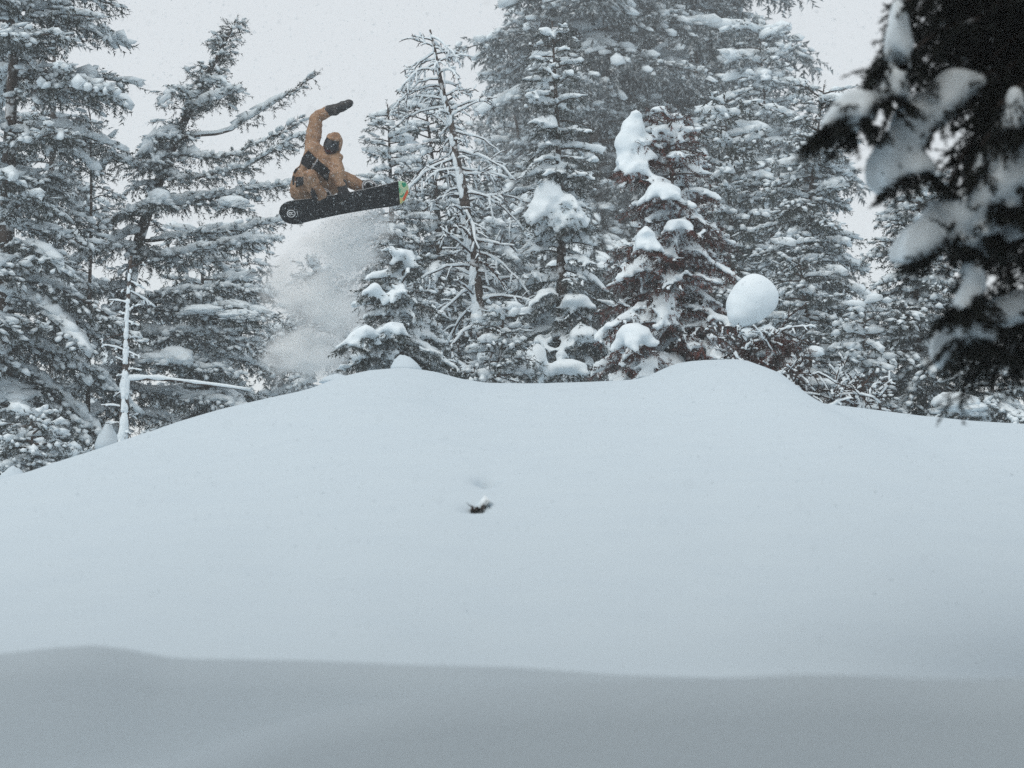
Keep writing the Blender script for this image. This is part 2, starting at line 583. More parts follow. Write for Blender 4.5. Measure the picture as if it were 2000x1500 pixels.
def conifer(label, base_px, Y, top, hw, seed, lod='mid', sprig=0.15, needle=None, p=0.8, low=0.03, nb=90, snow=1.0, thr=0.36,
            big=0.12, hang=0.6, name='fir_tree', group=None, droop=0.6, spread=0.42, up_top=0.35, remesh=None, snow_size=1.0, base_z=None, lumps=(), jitter=0.25,
            gap=0.0, plain=()):
    """a snow-laden conifer: base below the snow at (base_px, Y), top at a photograph place, bottom half-width hw px"""
    r = np.random.default_rng(seed)
    bx = (base_px - 1000) / F * Y
    bz = float(ground(bx, Y)) - 0.15
    tp = at(top[0], top[1], Y)
    root = empty(name, (bx, Y, bz), label, 'tree', group)
    H = tp[2] - bz
    R = hw / ppm(Y)
    tr = Tree(lod, seed, sprig)
    b0 = np.array([bx, Y, bz])
    u = np.linspace(0, 1, 14)
    bend = 0.03 * H * np.sin(u * math.pi) * r.normal()
    trunk = b0[None] + u[:, None] * (tp - b0)[None]
    trunk[:, 0] += bend
    rad = (0.014 * H + 0.02) * (1 - u) ** 1.0 + 0.006
    tr.wood.tube(trunk, rad, 8)

    def tpt(v):
        return np.array([np.interp(v, u, trunk[:, k]) for k in range(3)])
    az = r.uniform(0, 6.28)
    for i in range(nb):
        v = low + (0.985 - low) * ((i + r.uniform(0, 1)) / nb) ** 0.92
        if r.uniform() < gap:
            continue
        az += 2.399 + 0.4 * r.normal()
        L = R * (1 - v) ** p * r.uniform(1 - jitter * 1.4, 1 + jitter) + sprig * 0.8
        if math.sin(az) > 0.55 and r.uniform() < 0.35:      # boughs on the far side are thinner sown
            continue
        q0 = tpt(v) + np.array([math.cos(az), math.sin(az), -0.2]) * L
        fx, fy = 1000 + q0[0] / q0[1] * F, 1150 - (q0[2] - 1) / q0[1] * F
        if (fx < -160 or fy < -170) and r.uniform() < 0.75:   # beyond the picture the crown is thinner sown
            continue
        e = up_top * v - 0.12 * (1 - v) + 0.12 * r.normal()
        dr = droop * (1 - 0.7 * v) * r.uniform(0.6, 1.4)
        s = np.linspace(0, 1, 7)
        dirh = np.array([math.cos(az), math.sin(az), 0])
        hor = L * s
        ver = L * (math.tan(e) * s - dr * s ** 2 + 0.12 * dr * s ** 4)
        pts = tpt(v)[None] + hor[:, None] * dirh[None] + ver[:, None] * np.array([0, 0, 1.0])
        tr.bough(pts, spread * L, snow * r.uniform(0.75, 1.2), r0=0.006 + 0.012 * L, hang=hang, big=big, bare=0.04)
    # the leader at the top
    for k in range(4):
        q = tpt(0.93 + 0.02 * k)
        tr.put(q, np.array([0.15 * r.normal(), 0.15 * r.normal(), 1.0]), sprig * 0.9, 0.0)
    for (px, py, dY, sx, sy, sz) in lumps:
        k = ppm(Y + dY)
        tr.lump(at(px, py, Y + dY), sx / k, sy / k, sz / k)
    for (px, py, dY, sx, sy, sz) in plain:               # smooth loaves of snow
        k = ppm(Y + dY)
        tr.big.append((at(px, py, Y + dY), (sx / k, sy / k, sz / k), 0.3))
    tr.finish(root, needle or M_GREEN, thr, snow_size, remesh)
    TRI_LOG.append((label[:40], len(tr.pos)))
    return root


# ------------------------------------------------------------------ conifers of the far wood
G_FAR = 'tall hazy conifers of the far wood'
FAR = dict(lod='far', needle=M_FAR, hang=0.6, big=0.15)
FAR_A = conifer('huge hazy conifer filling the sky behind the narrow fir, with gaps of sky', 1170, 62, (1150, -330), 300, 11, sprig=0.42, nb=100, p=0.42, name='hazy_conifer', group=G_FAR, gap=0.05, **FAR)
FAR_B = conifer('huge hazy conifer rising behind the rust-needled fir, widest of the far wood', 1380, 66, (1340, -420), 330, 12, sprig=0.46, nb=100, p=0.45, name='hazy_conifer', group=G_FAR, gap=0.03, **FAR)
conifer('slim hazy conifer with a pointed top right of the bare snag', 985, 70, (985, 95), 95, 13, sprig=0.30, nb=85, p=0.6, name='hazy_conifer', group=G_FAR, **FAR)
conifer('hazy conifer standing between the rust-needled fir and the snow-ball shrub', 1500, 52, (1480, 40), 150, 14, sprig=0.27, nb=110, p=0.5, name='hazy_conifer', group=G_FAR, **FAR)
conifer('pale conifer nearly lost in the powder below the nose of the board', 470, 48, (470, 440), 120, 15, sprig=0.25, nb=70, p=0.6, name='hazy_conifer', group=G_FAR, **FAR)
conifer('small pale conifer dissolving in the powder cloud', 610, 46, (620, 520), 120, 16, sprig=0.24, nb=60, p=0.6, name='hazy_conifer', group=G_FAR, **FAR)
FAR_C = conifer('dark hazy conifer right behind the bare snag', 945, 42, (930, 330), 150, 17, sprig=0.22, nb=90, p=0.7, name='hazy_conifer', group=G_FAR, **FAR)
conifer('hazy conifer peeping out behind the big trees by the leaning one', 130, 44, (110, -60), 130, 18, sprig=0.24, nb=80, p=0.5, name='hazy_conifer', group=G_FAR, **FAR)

def copy_tree(src, px, Y, dz, rz, sc, label, group):
    c = src.copy(); COL.objects.link(c)
    x = (px - 1000) / F * Y
    c.location = (x, Y, float(ground(x, Y)) + dz); c.rotation_euler = (0, 0, rz); c.scale = (sc, sc, sc)
    c['label'] = label; c['group'] = group
    for k in src.children:
        d = k.copy(); COL.objects.link(d); d.parent = c
    return c


copy_tree(FAR_B, 1270, 84, -1.0, 2.0, 1.15, 'palest far conifer showing through the gaps between the two huge hazy ones', G_FAR)
copy_tree(FAR_A, 1075, 90, -1.0, 4.1, 1.05, 'pale far conifer edging out beside the huge hazy conifer above the bare snag', G_FAR)
copy_tree(FAR_C, 330, 62, -1.0, 1.0, 1.0, 'pale far conifer low behind the leaning fir', G_FAR)

# ------------------------------------------------------------------ middle distance
conifer('dense green conifer with long pillows of snow right of the rust-needled fir', 1430, 40, (1415, 190), 120, 21, lod='far', sprig=0.20, nb=100, p=0.5, big=0.2, hang=0.8)
conifer('tall column-shaped fir behind the snow-ball shrub', 1605, 35, (1610, 165), 125, 22, sprig=0.14, nb=120, p=0.35, big=0.12)
conifer('slim fir with a bare pointed leader behind the bare snag', 750, 34, (757, 203), 115, 23, sprig=0.13, nb=105, p=0.75)
conifer('fir standing close behind the bare snag, its top hidden by the snag', 835, 38, (825, 165), 115, 24, lod='far', sprig=0.16, nb=90, p=0.65)
conifer('narrow tall fir with brownish shaded boughs and heavy snow lumps', 1095, 31, (1078, 40), 105, 25, sprig=0.125, nb=120, p=0.62, big=0.2, snow=1.1, remesh=0.029,
        lumps=[(1072, 385, -0.3, 28, 28, 40), (1055, 415, -0.35, 24, 24, 30), (1120, 430, -0.4, 24, 22, 20), (1125, 588, -0.45, 28, 24, 14), (1140, 655, -0.5, 30, 24, 16), (1045, 705, -1.0, 24, 24, 34),
               (1110, 718, -1.0, 36, 30, 16), (1075, 240, -0.2, 18, 18, 14)])
conifer('broad young fir with drooping boughs beneath the flying board', 800, 27.6, (792, 492), 150, 26, sprig=0.11, nb=76, p=0.75, big=0.25, snow=1.2, droop=0.8, hang=0.8, remesh=0.027,
        lumps=[(715, 650, -0.7, 28, 24, 13), (765, 640, -0.6, 26, 24, 15), (685, 668, -0.7, 22, 22, 11), (790, 500, -0.1, 18, 18, 18), (730, 565, -0.4, 20, 20, 16)])
conifer('fir with rust-red dead needles and heavy pillows of snow', 1285, 27.2, (1300, 208), 150, 27, sprig=0.112, nb=130, p=0.62, big=0.2, snow=1.1, needle=M_RED, hang=0.7, droop=0.75, remesh=0.027,
        plain=[(1243, 236, -.05, 17, 20, 24), (1236, 258, -.05, 25, 24, 32), (1228, 285, -.08, 29, 26, 34), (1222, 308, -.1, 28, 26, 24), (1250, 300, -.08, 22, 22, 20)],
        lumps=[(1228, 318, -0.1, 26, 24, 16), (1244, 330, -0.2, 24, 22, 16), (1262, 300, -0.1, 18, 18, 14), (1262, 470, -0.6, 26, 26, 24), (1295, 375, -0.35, 34, 30, 18), (1240, 655, -0.8, 34, 30, 26), (1330, 440, -0.4, 30, 26, 14)])
conifer('green fir half hidden behind the dark drooping spruce', 1830, 29, (1800, 330), 135, 28, sprig=0.128, nb=120, p=0.5, big=0.12, hang=0.7)
conifer('small fir with snow hoods beside the shrub with the snow ball', 1690, 28.5, (1690, 590), 75, 29, sprig=0.12, nb=60, p=0.6, big=0.2)
conifer('small dense fir with pointed snow hoods behind the snow ball', 1560, 30, (1555, 470), 90, 30, sprig=0.13, nb=70, p=0.6, big=0.12)
conifer('huge dark fir at the left edge with a thick dark trunk', 12, 31, (60, -420), 235, 31, sprig=0.175, nb=120, p=0.22, big=0.22, low=0.02, snow=0.95, gap=0.06, hang=0.6)
conifer('low bushy young fir at the foot of the huge dark fir', 55, 26.2, (60, 812), 120, 32, sprig=0.11, nb=48, p=0.5, big=0.2)
conifer('dense fir behind the leaning tree, low above the snow crest', 400, 36, (390, 440), 150, 33, sprig=0.19, nb=80, p=0.55, big=0.12)
conifer('scrubby small fir at the foot of the bare snag', 960, 27.8, (985, 600), 90, 34, sprig=0.12, nb=50, p=0.6, big=0.2)
conifer('scrubby brown-green fir below the dark drooping spruce', 1945, 27.5, (1950, 640), 110, 35, sprig=0.12, nb=70, p=0.5, big=0.12, lumps=[(1868, 790, -0.4, 48, 34, 26)])

# ------------------------------------------------------------------ bare wood with snow lying on it


def ridge(acc, pts, radii, lift=0.8, fat=1.15, sides=5):
    """snow lying along the top of a bare limb"""
    pts = np.asarray(pts, float); radii = np.broadcast_to(np.asarray(radii, float), (len(pts),))
    jit = rng.uniform(0.65, 1.35, len(pts))
    q = pts.copy(); q[:, 2] += radii * lift + 0.004
    acc.tube(q, (radii * fat + 0.005) * jit, sides)


def dead_limb(wood, snow, p0, d, L, r0, r, droop=0.5, twigs=5, depth=0, snowy=0.8, kink=0.12):
    d = np.asarray(d, float) / np.linalg.norm(d)
    n = (9, 5, 3)[depth]
    s = np.linspace(0, 1, n)
    pts = p0[None] + (s * L)[:, None] * d[None]
    pts[:, 2] -= droop * L * s ** 2
    pts[1:] += np.cumsum(r.normal(size=(n - 1, 3)), axis=0) * kink * L / n * 0.6
    rad = r0 * (1 - 0.75 * s) + 0.0022
    wood.tube(pts, rad, (5, 3, 3)[depth], cap=False)
    if depth < 2 and snow is not None and r.uniform() < snowy:
        a = 0 if depth == 0 else int(r.integers(0, 2))
        e = n if r.uniform() < 0.6 else n - 1
        ridge(snow, pts[a:e], rad[a:e], sides=5 if depth == 0 else 4)
    if depth < 2:
        for k in range(twigs):
            t = r.uniform(0.2, 0.97)
            q = np.array([np.interp(t, s, pts[:, j]) for j in range(3)])
            tang = pts[-1] - pts[0]; tang /= np.linalg.norm(tang)
            side = np.cross(tang, r.normal(size=3)); side /= np.linalg.norm(side) + 1e-6
            dv = tang * r.uniform(0.3, 0.9) + side * 0.8 + np.array([0, 0, 0.12])
            dead_limb(wood, snow, q, dv, L * r.uniform(0.14, 0.34) * (1.15 - t * 0.5), r0 * 0.45, r, droop * 0.7, 3 if depth == 0 else 1, depth + 1, snowy * 0.8, kink)
    return pts


def curve_pts(tab, n=40):
    """tab rows (px, py, Y) -> smooth world polyline"""
    tab = np.array(tab, float)
    t = np.linspace(0, len(tab) - 1, n)
    w = np.stack([np.interp(t, np.arange(len(tab)), tab[:, k]) for k in range(3)], -1)
    for k in range(3):
        w[:, k] = smooth1(w[:, k], 2)
    w[0], w[-1] = tab[0], tab[-1]
    return np.array([at(*q) for q in w])


def plaster(acc, pts, rad, side, n, r):
    """wind-plastered snow: many uneven patches on the weather side of a trunk"""
    s = np.linspace(0, 1, len(pts))
    for k in range(n):
        v = r.uniform(0.01, 0.99)
        if math.sin(v * 37) + 0.6 * math.sin(v * 91) < -0.75:
            continue
        p = np.array([np.interp(v, s, pts[:, j]) for j in range(3)]); q = np.interp(v, s, rad)
        a = r.normal() * 0.5
        d = np.array([side + 0.5 * a, -0.75, 0.0]); d /= np.linalg.norm(d)
        t = LUMPS['near'][k % 5]
        sc = np.array([q * r.uniform(0.5, 0.95), q * r.uniform(0.35, 0.6), q * r.uniform(0.9, 2.6)])
        acc.place(*t, (p + d * q * 0.72)[None], np.eye(3)[None], sc[None])


# the bare snag
def bare_snag():
    r = np.random.default_rng(51)
    Y = 31.0
    tr = curve_pts([(958, 785, Y), (953, 690, Y), (936, 620, Y), (930, 540, Y), (914, 450, Y), (906, 370, Y), (890, 300, Y), (880, 230, Y), (862, 170, Y), (852, 110, Y), (840, 58, Y)])
    s = np.linspace(0, 1, len(tr))
    rad = np.interp(s, [0, 0.3, 0.6, 0.85, 1], [15, 11, 7.5, 4.5, 2]) / ppm(Y)
    root = empty('bare_snag', (tr[0][0], tr[0][1], tr[0][2]), 'tall bare dead conifer with a snow-plastered trunk and drooping twiggy branches', 'tree')
    a = Acc(); a.tube(tr - tr[0], rad * r.uniform(0.9, 1.12, len(rad)), 9)
    a.build('trunk', M_BARK, root)
    b = Acc()
    plaster(b, tr - tr[0], rad, -0.75, 150, r)
    b.build('trunk_snow', M_SNOW, root)
    n = 84
    for i in range(n):
        v = 0.02 + 0.96 * (i + r.uniform(0, 1)) / n
        p = np.array([np.interp(v, s, tr[:, k]) for k in range(3)])
        side = 1 if i % 2 else -1
        az = (0 if side > 0 else math.pi) + r.normal() * 0.75
        L = np.interp(v, [0, 0.25, 0.6, 0.9, 1], [0.62, 0.72, 0.66, 0.52, 0.30]) * r.uniform(0.3, 1.35)
        d = np.array([math.cos(az), math.sin(az), np.interp(v, [0, 0.5, 1], [0.12, 0.2, 0.25]) + 0.3 * r.normal()])
        w, sn = Acc(), Acc()
        dead_limb(w, sn, p - tr[0], d, L, 0.008 + 0.011 * (1 - v), r, droop=r.uniform(0.0, 0.9), twigs=8, snowy=0.9, kink=0.22)
        bo = w.build('branch', M_TWIG, root)
        if sn.n:
            sn.build('snow_ridge', M_SNOW, bo)


bare_snag()


def white_snag():
    r = np.random.default_rng(52)
    Y = 29.0
    tr = curve_pts([(238, 905, Y), (241, 860, Y), (243, 800, Y), (245, 740, Y), (246, 680, Y), (248, 620, Y), (252, 560, Y), (256, 500, Y)], 26)
    s = np.linspace(0, 1, len(tr))
    rad = np.interp(s, [0, 0.15, 0.5, 1], [14, 11, 6.5, 3]) / ppm(Y)
    root = empty('slender_snag', tr[0], 'slender dead trunk plastered white with snow before the leaning tree', 'tree')
    a = Acc(); a.tube(tr - tr[0], rad, 8); a.build('trunk', M_BARK, root)
    b = Acc()
    plaster(b, tr - tr[0], rad, 0.0, 170, r)
    b.build('trunk_snow', M_SNOW, root)
    for i in range(26):
        v = 0.06 + 0.92 * (i + r.uniform()) / 26
        p = np.array([np.interp(v, s, tr[:, k]) for k in range(3)])
        az = (0 if i % 2 else math.pi) + r.normal() * 0.7
        w, sn = Acc(), Acc()
        dead_limb(w, sn, p - tr[0], (math.cos(az), math.sin(az), 0.15 + 0.3 * r.normal()), r.uniform(0.12, 0.34), 0.008, r, droop=0.2, twigs=4, snowy=0.9)
        bo = w.build('branch', M_TWIG, root)
        if sn.n:
            sn.build('snow_ridge', M_SNOW, bo)
    # the long bare limb that points at the crest
    w, sn = Acc(), Acc()
    pl = curve_pts([(250, 742, Y), (300, 738, Y), (370, 748, Y), (430, 754, Y), (490, 763, Y)], 12) - tr[0]
    rr = np.linspace(0.022, 0.010, 12)
    w.tube(pl, rr, 6); ridge(sn, pl, rr, 0.8, 1.3, 7)
    bo = w.build('branch', M_TWIG, root); sn.build('snow_ridge', M_SNOW, bo)


white_snag()

# the leaning fir with long limbs
def leaning_fir():
    Y = 33.0
    t = Tree('mid', 61, 0.135)
    r = t.r
    tr = curve_pts([(232, 925, Y), (238, 760, Y), (246, 600, Y), (268, 470, Y), (330, 300, Y), (380, 195, Y), (420, 120, Y), (458, 48, Y)], 30)
    root = empty('leaning_fir', tr[0], 'ragged fir leaning over to one side with long snowy limbs behind the rider', 'tree')
    s = np.linspace(0, 1, 30)
    t.wood.tube(tr, np.interp(s, [0, 0.5, 1], [0.085, 0.07, 0.008]), 8)
    limbs = [  # polyline, spread, snow, bare
        ([(345, 275, 33), (430, 262, 32.8), (500, 225, 32.7), (560, 185, 32.6), (612, 152, 32.6)], 0.16, 0.6, 0.35),
        ([(330, 300, 33), (420, 310, 32.6), (500, 280, 32.4), (585, 240, 32.3)], 0.22, 0.8, 0.15),
        ([(310, 340, 33), (400, 350, 32.5), (490, 320, 32.2), (600, 262, 32.0)], 0.26, 0.9, 0.1),
        ([(290, 400, 33), (380, 395, 32.6), (480, 370, 32.4), (560, 360, 32.2)], 0.30, 1.1, 0.05),
        ([(270, 470, 33), (360, 462, 32.6), (440, 452, 32.4), (520, 440, 32.3), (575, 425, 32.3)], 0.22, 1.2, 0.2),
        ([(262, 500, 33), (350, 500, 32.5), (450, 475, 32.2), (540, 470, 32.0)], 0.28, 0.9, 0.1),
        ([(252, 590, 33), (330, 575, 32.4), (420, 560, 32.2), (520, 575, 32.0)], 0.34, 1.2, 0.05),
        ([(250, 610, 33), (350, 605, 32.4), (450, 600, 32.0), (540, 615, 31.8), (570, 640, 31.8)], 0.34, 1.3, 0.05),
        ([(248, 660, 33), (340, 650, 32.4), (430, 650, 32.0), (530, 690, 31.8)], 0.32, 0.9, 0.1),
        ([(246, 700, 33), (300, 690, 32.4), (380, 710, 32.0), (470, 730, 31.8)], 0.34, 1.2, 0.05),
        ([(244, 760, 33), (340, 770, 32.4), (430, 785, 32.0), (500, 800, 31.8)], 0.34, 0.8, 0.05),
        ([(242, 800, 33), (320, 820, 32.4), (380, 840, 32.0)], 0.3, 0.8, 0.05),
        ([(380, 195, 33), (345, 170, 32.7), (320, 200, 32.5)], 0.24, 0.6, 0.0),
        ([(370, 215, 33), (420, 195, 32.7), (460, 180, 32.6)], 0.22, 0.7, 0.0),
        ([(400, 155, 33), (440, 165, 32.8), (455, 190, 32.8)], 0.16, 0.7, 0.0),
        ([(350, 255, 33), (305, 265, 32.7), (280, 300, 32.6)], 0.26, 0.8, 0.0),
        ([(320, 320, 33), (270, 330, 32.6), (215, 305, 32.4), (200, 330, 32.4)], 0.24, 0.8, 0.1),
        ([(290, 400, 33), (240, 410, 32.6), (190, 450, 32.4)], 0.3, 0.8, 0.05),
        ([(262, 480, 33), (210, 480, 32.6), (150, 510, 32.3)], 0.34, 0.9, 0.05),
        ([(250, 570, 33), (190, 560, 32.6), (120, 590, 32.3)], 0.36, 0.9, 0.05),
        ([(246, 640, 33), (190, 640, 32.6), (130, 680, 32.3)], 0.36, 0.9, 0.05),
        ([(244, 720, 33), (190, 730, 32.6), (130, 770, 32.3)], 0.36, 0.8, 0.05),
        ([(242, 790, 33), (190, 800, 32.6), (140, 840, 32.3)], 0.36, 0.7, 0.05)]
    for pl, sp, sn, ba in limbs:
        pl = np.array(pl, float)
        pts = curve_pts(pl, 14)
        pts[1:-1] += r.normal(size=(12, 3)) * 0.02
        t.bough(pts, sp * 1.05, sn, r0=0.024, hang=0.55, bare=ba, big=0.25, dens=1.1, taper=0.45)
        ridge(t.snowtube, pts[1:11], np.linspace(0.024, 0.012, 10), 0.9, 1.25, 6)
    for v in np.linspace(0.45, 1, 30):                      # short tufts along the leaning leader
        q = np.array([np.interp(v, s, tr[:, k]) for k in range(3)])
        for k in range(2):
            az = r.uniform(0, 6.28); L = 0.07 + 0.34 * (1 - v)
            e = q + np.array([math.cos(az), math.sin(az), 0.3]) * L
            t.bough(np.array([q, (q + e) / 2 + (0, 0, 0.03), e]), 0.05 + 0.12 * (1 - v), 0.7, r0=0.006, hang=0.3, bare=0.0)
    for v in np.linspace(0.06, 0.62, 34):
        q = np.array([np.interp(v, s, tr[:, k]) for k in range(3)])
        az = r.uniform(math.pi * 1.05, math.pi * 1.95); L = r.uniform(0.25, 0.6)
        e = q + np.array([math.cos(az), math.sin(az), -0.25]) * L
        t.bough(np.array([q, (q + e) / 2 + (0, 0, 0.06), e]), 0.26, 0.9, r0=0.01, hang=0.7, bare=0.05, big=0.15)
    for (px, py, sx, sz) in ((345, 697, 34, 22), (470, 615, 40, 12), (400, 605, 40, 11), (310, 385, 22, 16), (455, 395, 30, 12), (300, 700, 26, 12)):
        k = ppm(32)
        t.lump(at(px, py, 31.8), sx / k, 26 / k, sz / k)
    t.finish(root, M_GREEN, 0.45, 1.0)


leaning_fir()

# thin straggly sapling left of the leaning fir
def sapling():
    Y = 31.6
    t = Tree('mid', 63, 0.13)
    tr = curve_pts([(170, 930, Y), (172, 760, Y), (174, 600, Y), (178, 450, Y), (178, 330, Y), (176, 225, Y)], 20)
    root = empty('straggly_sapling', tr[0], 'thin straggly sapling with tufts between the huge fir and the leaning fir', 'tree')
    t.wood.tube(tr, np.linspace(0.035, 0.008, 20), 6)
    r = t.r
    for i in range(34):
        v = 0.2 + 0.8 * (i + r.uniform()) / 34
        q = np.array([np.interp(v, np.linspace(0, 1, 20), tr[:, k]) for k in range(3)])
        az = (0 if i % 2 else math.pi) + r.normal() * 0.8
        L = r.uniform(0.12, 0.4)
        e = q + np.array([math.cos(az), math.sin(az), r.uniform(-0.5, 0.4)]) * L
        t.bough(np.array([q, (q + e) / 2 + (0, 0, 0.04), e]), 0.14, 0.9, r0=0.007, hang=0.5, bare=0.2)
    t.finish(root, M_GREEN, 0.45)


sapling()

# ------------------------------------------------------------------ the dead shrub with its ball of snow
def ball_shrub():
    r = np.random.default_rng(71)
    Y = 25.2
    b = at(1560, 800, Y)
    root = empty('dead_shrub', b, 'tangled bare shrub topped by one big round ball of snow', 'shrub')
    roots = [(1500, 770), (1540, 780), (1580, 790), (1620, 800), (1660, 806), (1700, 812)]
    for i in range(62):
        bx, by = roots[i % 6]
        p = at(bx + r.uniform(-35, 35), by + 4, Y + r.uniform(-0.6, 0.5))
        ang = r.uniform(-0.2, 2.9)
        d = np.array([math.cos(ang) * 1.1 + 0.05, r.normal() * 0.5 - 0.15, abs(math.sin(ang)) * 0.9 + 0.1])
        L = r.uniform(0.4, 0.95) * (1.0 - 0.0016 * (bx - 1500))
        w, sn = Acc(), Acc()
        dead_limb(w, sn, p - b, d, L, 0.013, r, droop=r.uniform(0.1, 0.6), twigs=11, snowy=0.6, kink=0.3)
        bo = w.build('branch', M_TWIG, root)
        if sn.n:
            sn.build('snow_ridge', M_SNOW, bo)
    for i in range(46):
        p = at(r.uniform(1430, 1560), r.uniform(640, 740), Y + r.uniform(-0.32, 0.3))
        ang = r.uniform(-0.4, 3.5)
        w, sn = Acc(), Acc()
        dead_limb(w, sn, p - b, (math.cos(ang), -0.5 + 0.4 * r.normal(), math.sin(ang) * 0.8), r.uniform(0.2, 0.42), 0.009, r, droop=r.uniform(0.0, 0.5), twigs=9, snowy=0.5, kink=0.35)
        bo = w.build('branch', M_TWIG, root)
        if sn.n:
            sn.build('snow_ridge', M_SNOW, bo)
    t = Tree('mid', 72, 0.10)
    for i in range(40):
        q = at(r.uniform(1440, 1540), r.uniform(640, 730), Y + r.uniform(-0.1, 0.5))
        t.bough(np.array([q, q + (0.1 * r.normal(), -0.08, -0.05), q + (0.2 * r.normal(), -0.15, -0.16)]), 0.14, 0.5, r0=0.005, hang=0.9, bare=0)
    a = Acc()
    pos = np.array(t.pos) - b
    R = frames(np.array(t.dir))
    a.place(*NEEDLES['mid'][0], pos, R, np.array(t.size))
    a.build('needle_tuft', M_RED, root, smooth=False)
    k = ppm(Y)
    s = Acc()
    I = np.eye(3)[None]

    def lump(px, py, dY, sx, sy, sz, i, yaw=0.0, kind='big'):
        c, q = math.cos(yaw), math.sin(yaw)
        s.place(*LUMPS[kind][i % len(LUMPS[kind])], (at(px, py, Y + dY) - b)[None], np.array([[[c, -q, 0], [q, c, 0], [0, 0, 1.0]]]), np.array([[sx / k, sy / k, sz / k]]))
    lump(1473, 583, 0, 48, 46, 50, 0, kind='ball')
    lump(1460, 598, 0, 44, 44, 42, 2, kind='ball')
    lump(1450, 616, -.02, 30, 34, 26, 1, kind='ball')
    so = s.build('snow_ball', M_SNOW, root)
    md = so.modifiers.new('remesh', 'REMESH'); md.mode = 'VOXEL'; md.voxel_size = 0.018; md.use_smooth_shade = True
    sm = so.modifiers.new('smooth', 'SMOOTH'); sm.factor = 0.7; sm.iterations = 14
    for (px, py, sx, sz, i) in ((1500, 655, 22, 18, 3), (1460, 655, 18, 14, 4), (1500, 690, 26, 14, 5), (1545, 715, 26, 18, 0), (1605, 750, 32, 12, 1), (1590, 690, 20, 14, 2), (1640, 770, 26, 12, 3)):
        s = Acc(); lump(px, py, -0.05, sx, 22, sz, i)
        s.build('snow_cap', M_SNOW, root)


ball_shrub()

# ------------------------------------------------------------------ mounds on the crest and the buried twig
def mound(px, py, Y, sx, sz, label, seed, name='snow_mound', sy=None, tilt=0.0):
    k = ppm(Y)
    c = at(px, py, Y)
    a = Acc()
    V, f = lump_template(14, 20, seed, 0.2)
    for _ in range(2):                                   # soften the small bumps, keep the big ones
        W = V.copy()
        W[1:-1] = 0.5 * V[1:-1] + 0.25 * np.roll(V[1:-1].reshape(13, 20, 3), 1, 1).reshape(-1, 3) + 0.25 * np.roll(V[1:-1].reshape(13, 20, 3), -1, 1).reshape(-1, 3)
        V = W
    V = V.copy(); V[:, :2] *= (1 - 0.5 * np.clip(V[:, 2:3], 0, 1)) * 1.15; V[:, 0] += tilt * V[:, 2]
    V *= np.array([sx / k, (sy or sx) / k, sz / k])
    a.add(V, f)
    o = a.build(name, M_GROUND)
    o.location = c
    tag(o, label, 'snow mound')


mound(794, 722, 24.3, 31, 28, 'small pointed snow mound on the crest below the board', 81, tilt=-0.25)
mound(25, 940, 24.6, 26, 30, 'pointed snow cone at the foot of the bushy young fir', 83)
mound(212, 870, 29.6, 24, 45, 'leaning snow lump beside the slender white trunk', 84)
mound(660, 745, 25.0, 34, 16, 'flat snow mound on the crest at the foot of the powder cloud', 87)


def twig_tip():
    t = Tree('mid', 91, 0.046)
    b = np.array([TW[0], TW[1], float(ground(TW[0], TW[1])) - 0.04])
    root = empty('buried_fir_tip', b, 'tip of a buried fir poking out of the smooth snow slope', 'twig')
    r = t.r
    for i in range(18):
        az = r.uniform(math.pi * 1.05, math.pi * 1.7)
        q = b + np.array([r.uniform(-0.035, 0.035), r.uniform(-0.03, 0.03), r.uniform(0.01, 0.06)])
        e = q + np.array([math.cos(az) * 0.03, math.sin(az) * 0.06, r.uniform(-0.09, 0.0)])
        t.bough(np.array([q, (q + e) / 2 + (0, 0, 0.015), e]), 0.02, 0.5, r0=0.004, hang=0.4, bare=0.1)
    t.big.append((b + np.array((0.03, 0.08, 0.045)), (0.05, 0.12, 0.055), 0.2))
    t.finish(root, M_DARK, 0.8, 0.8)


twig_tip()

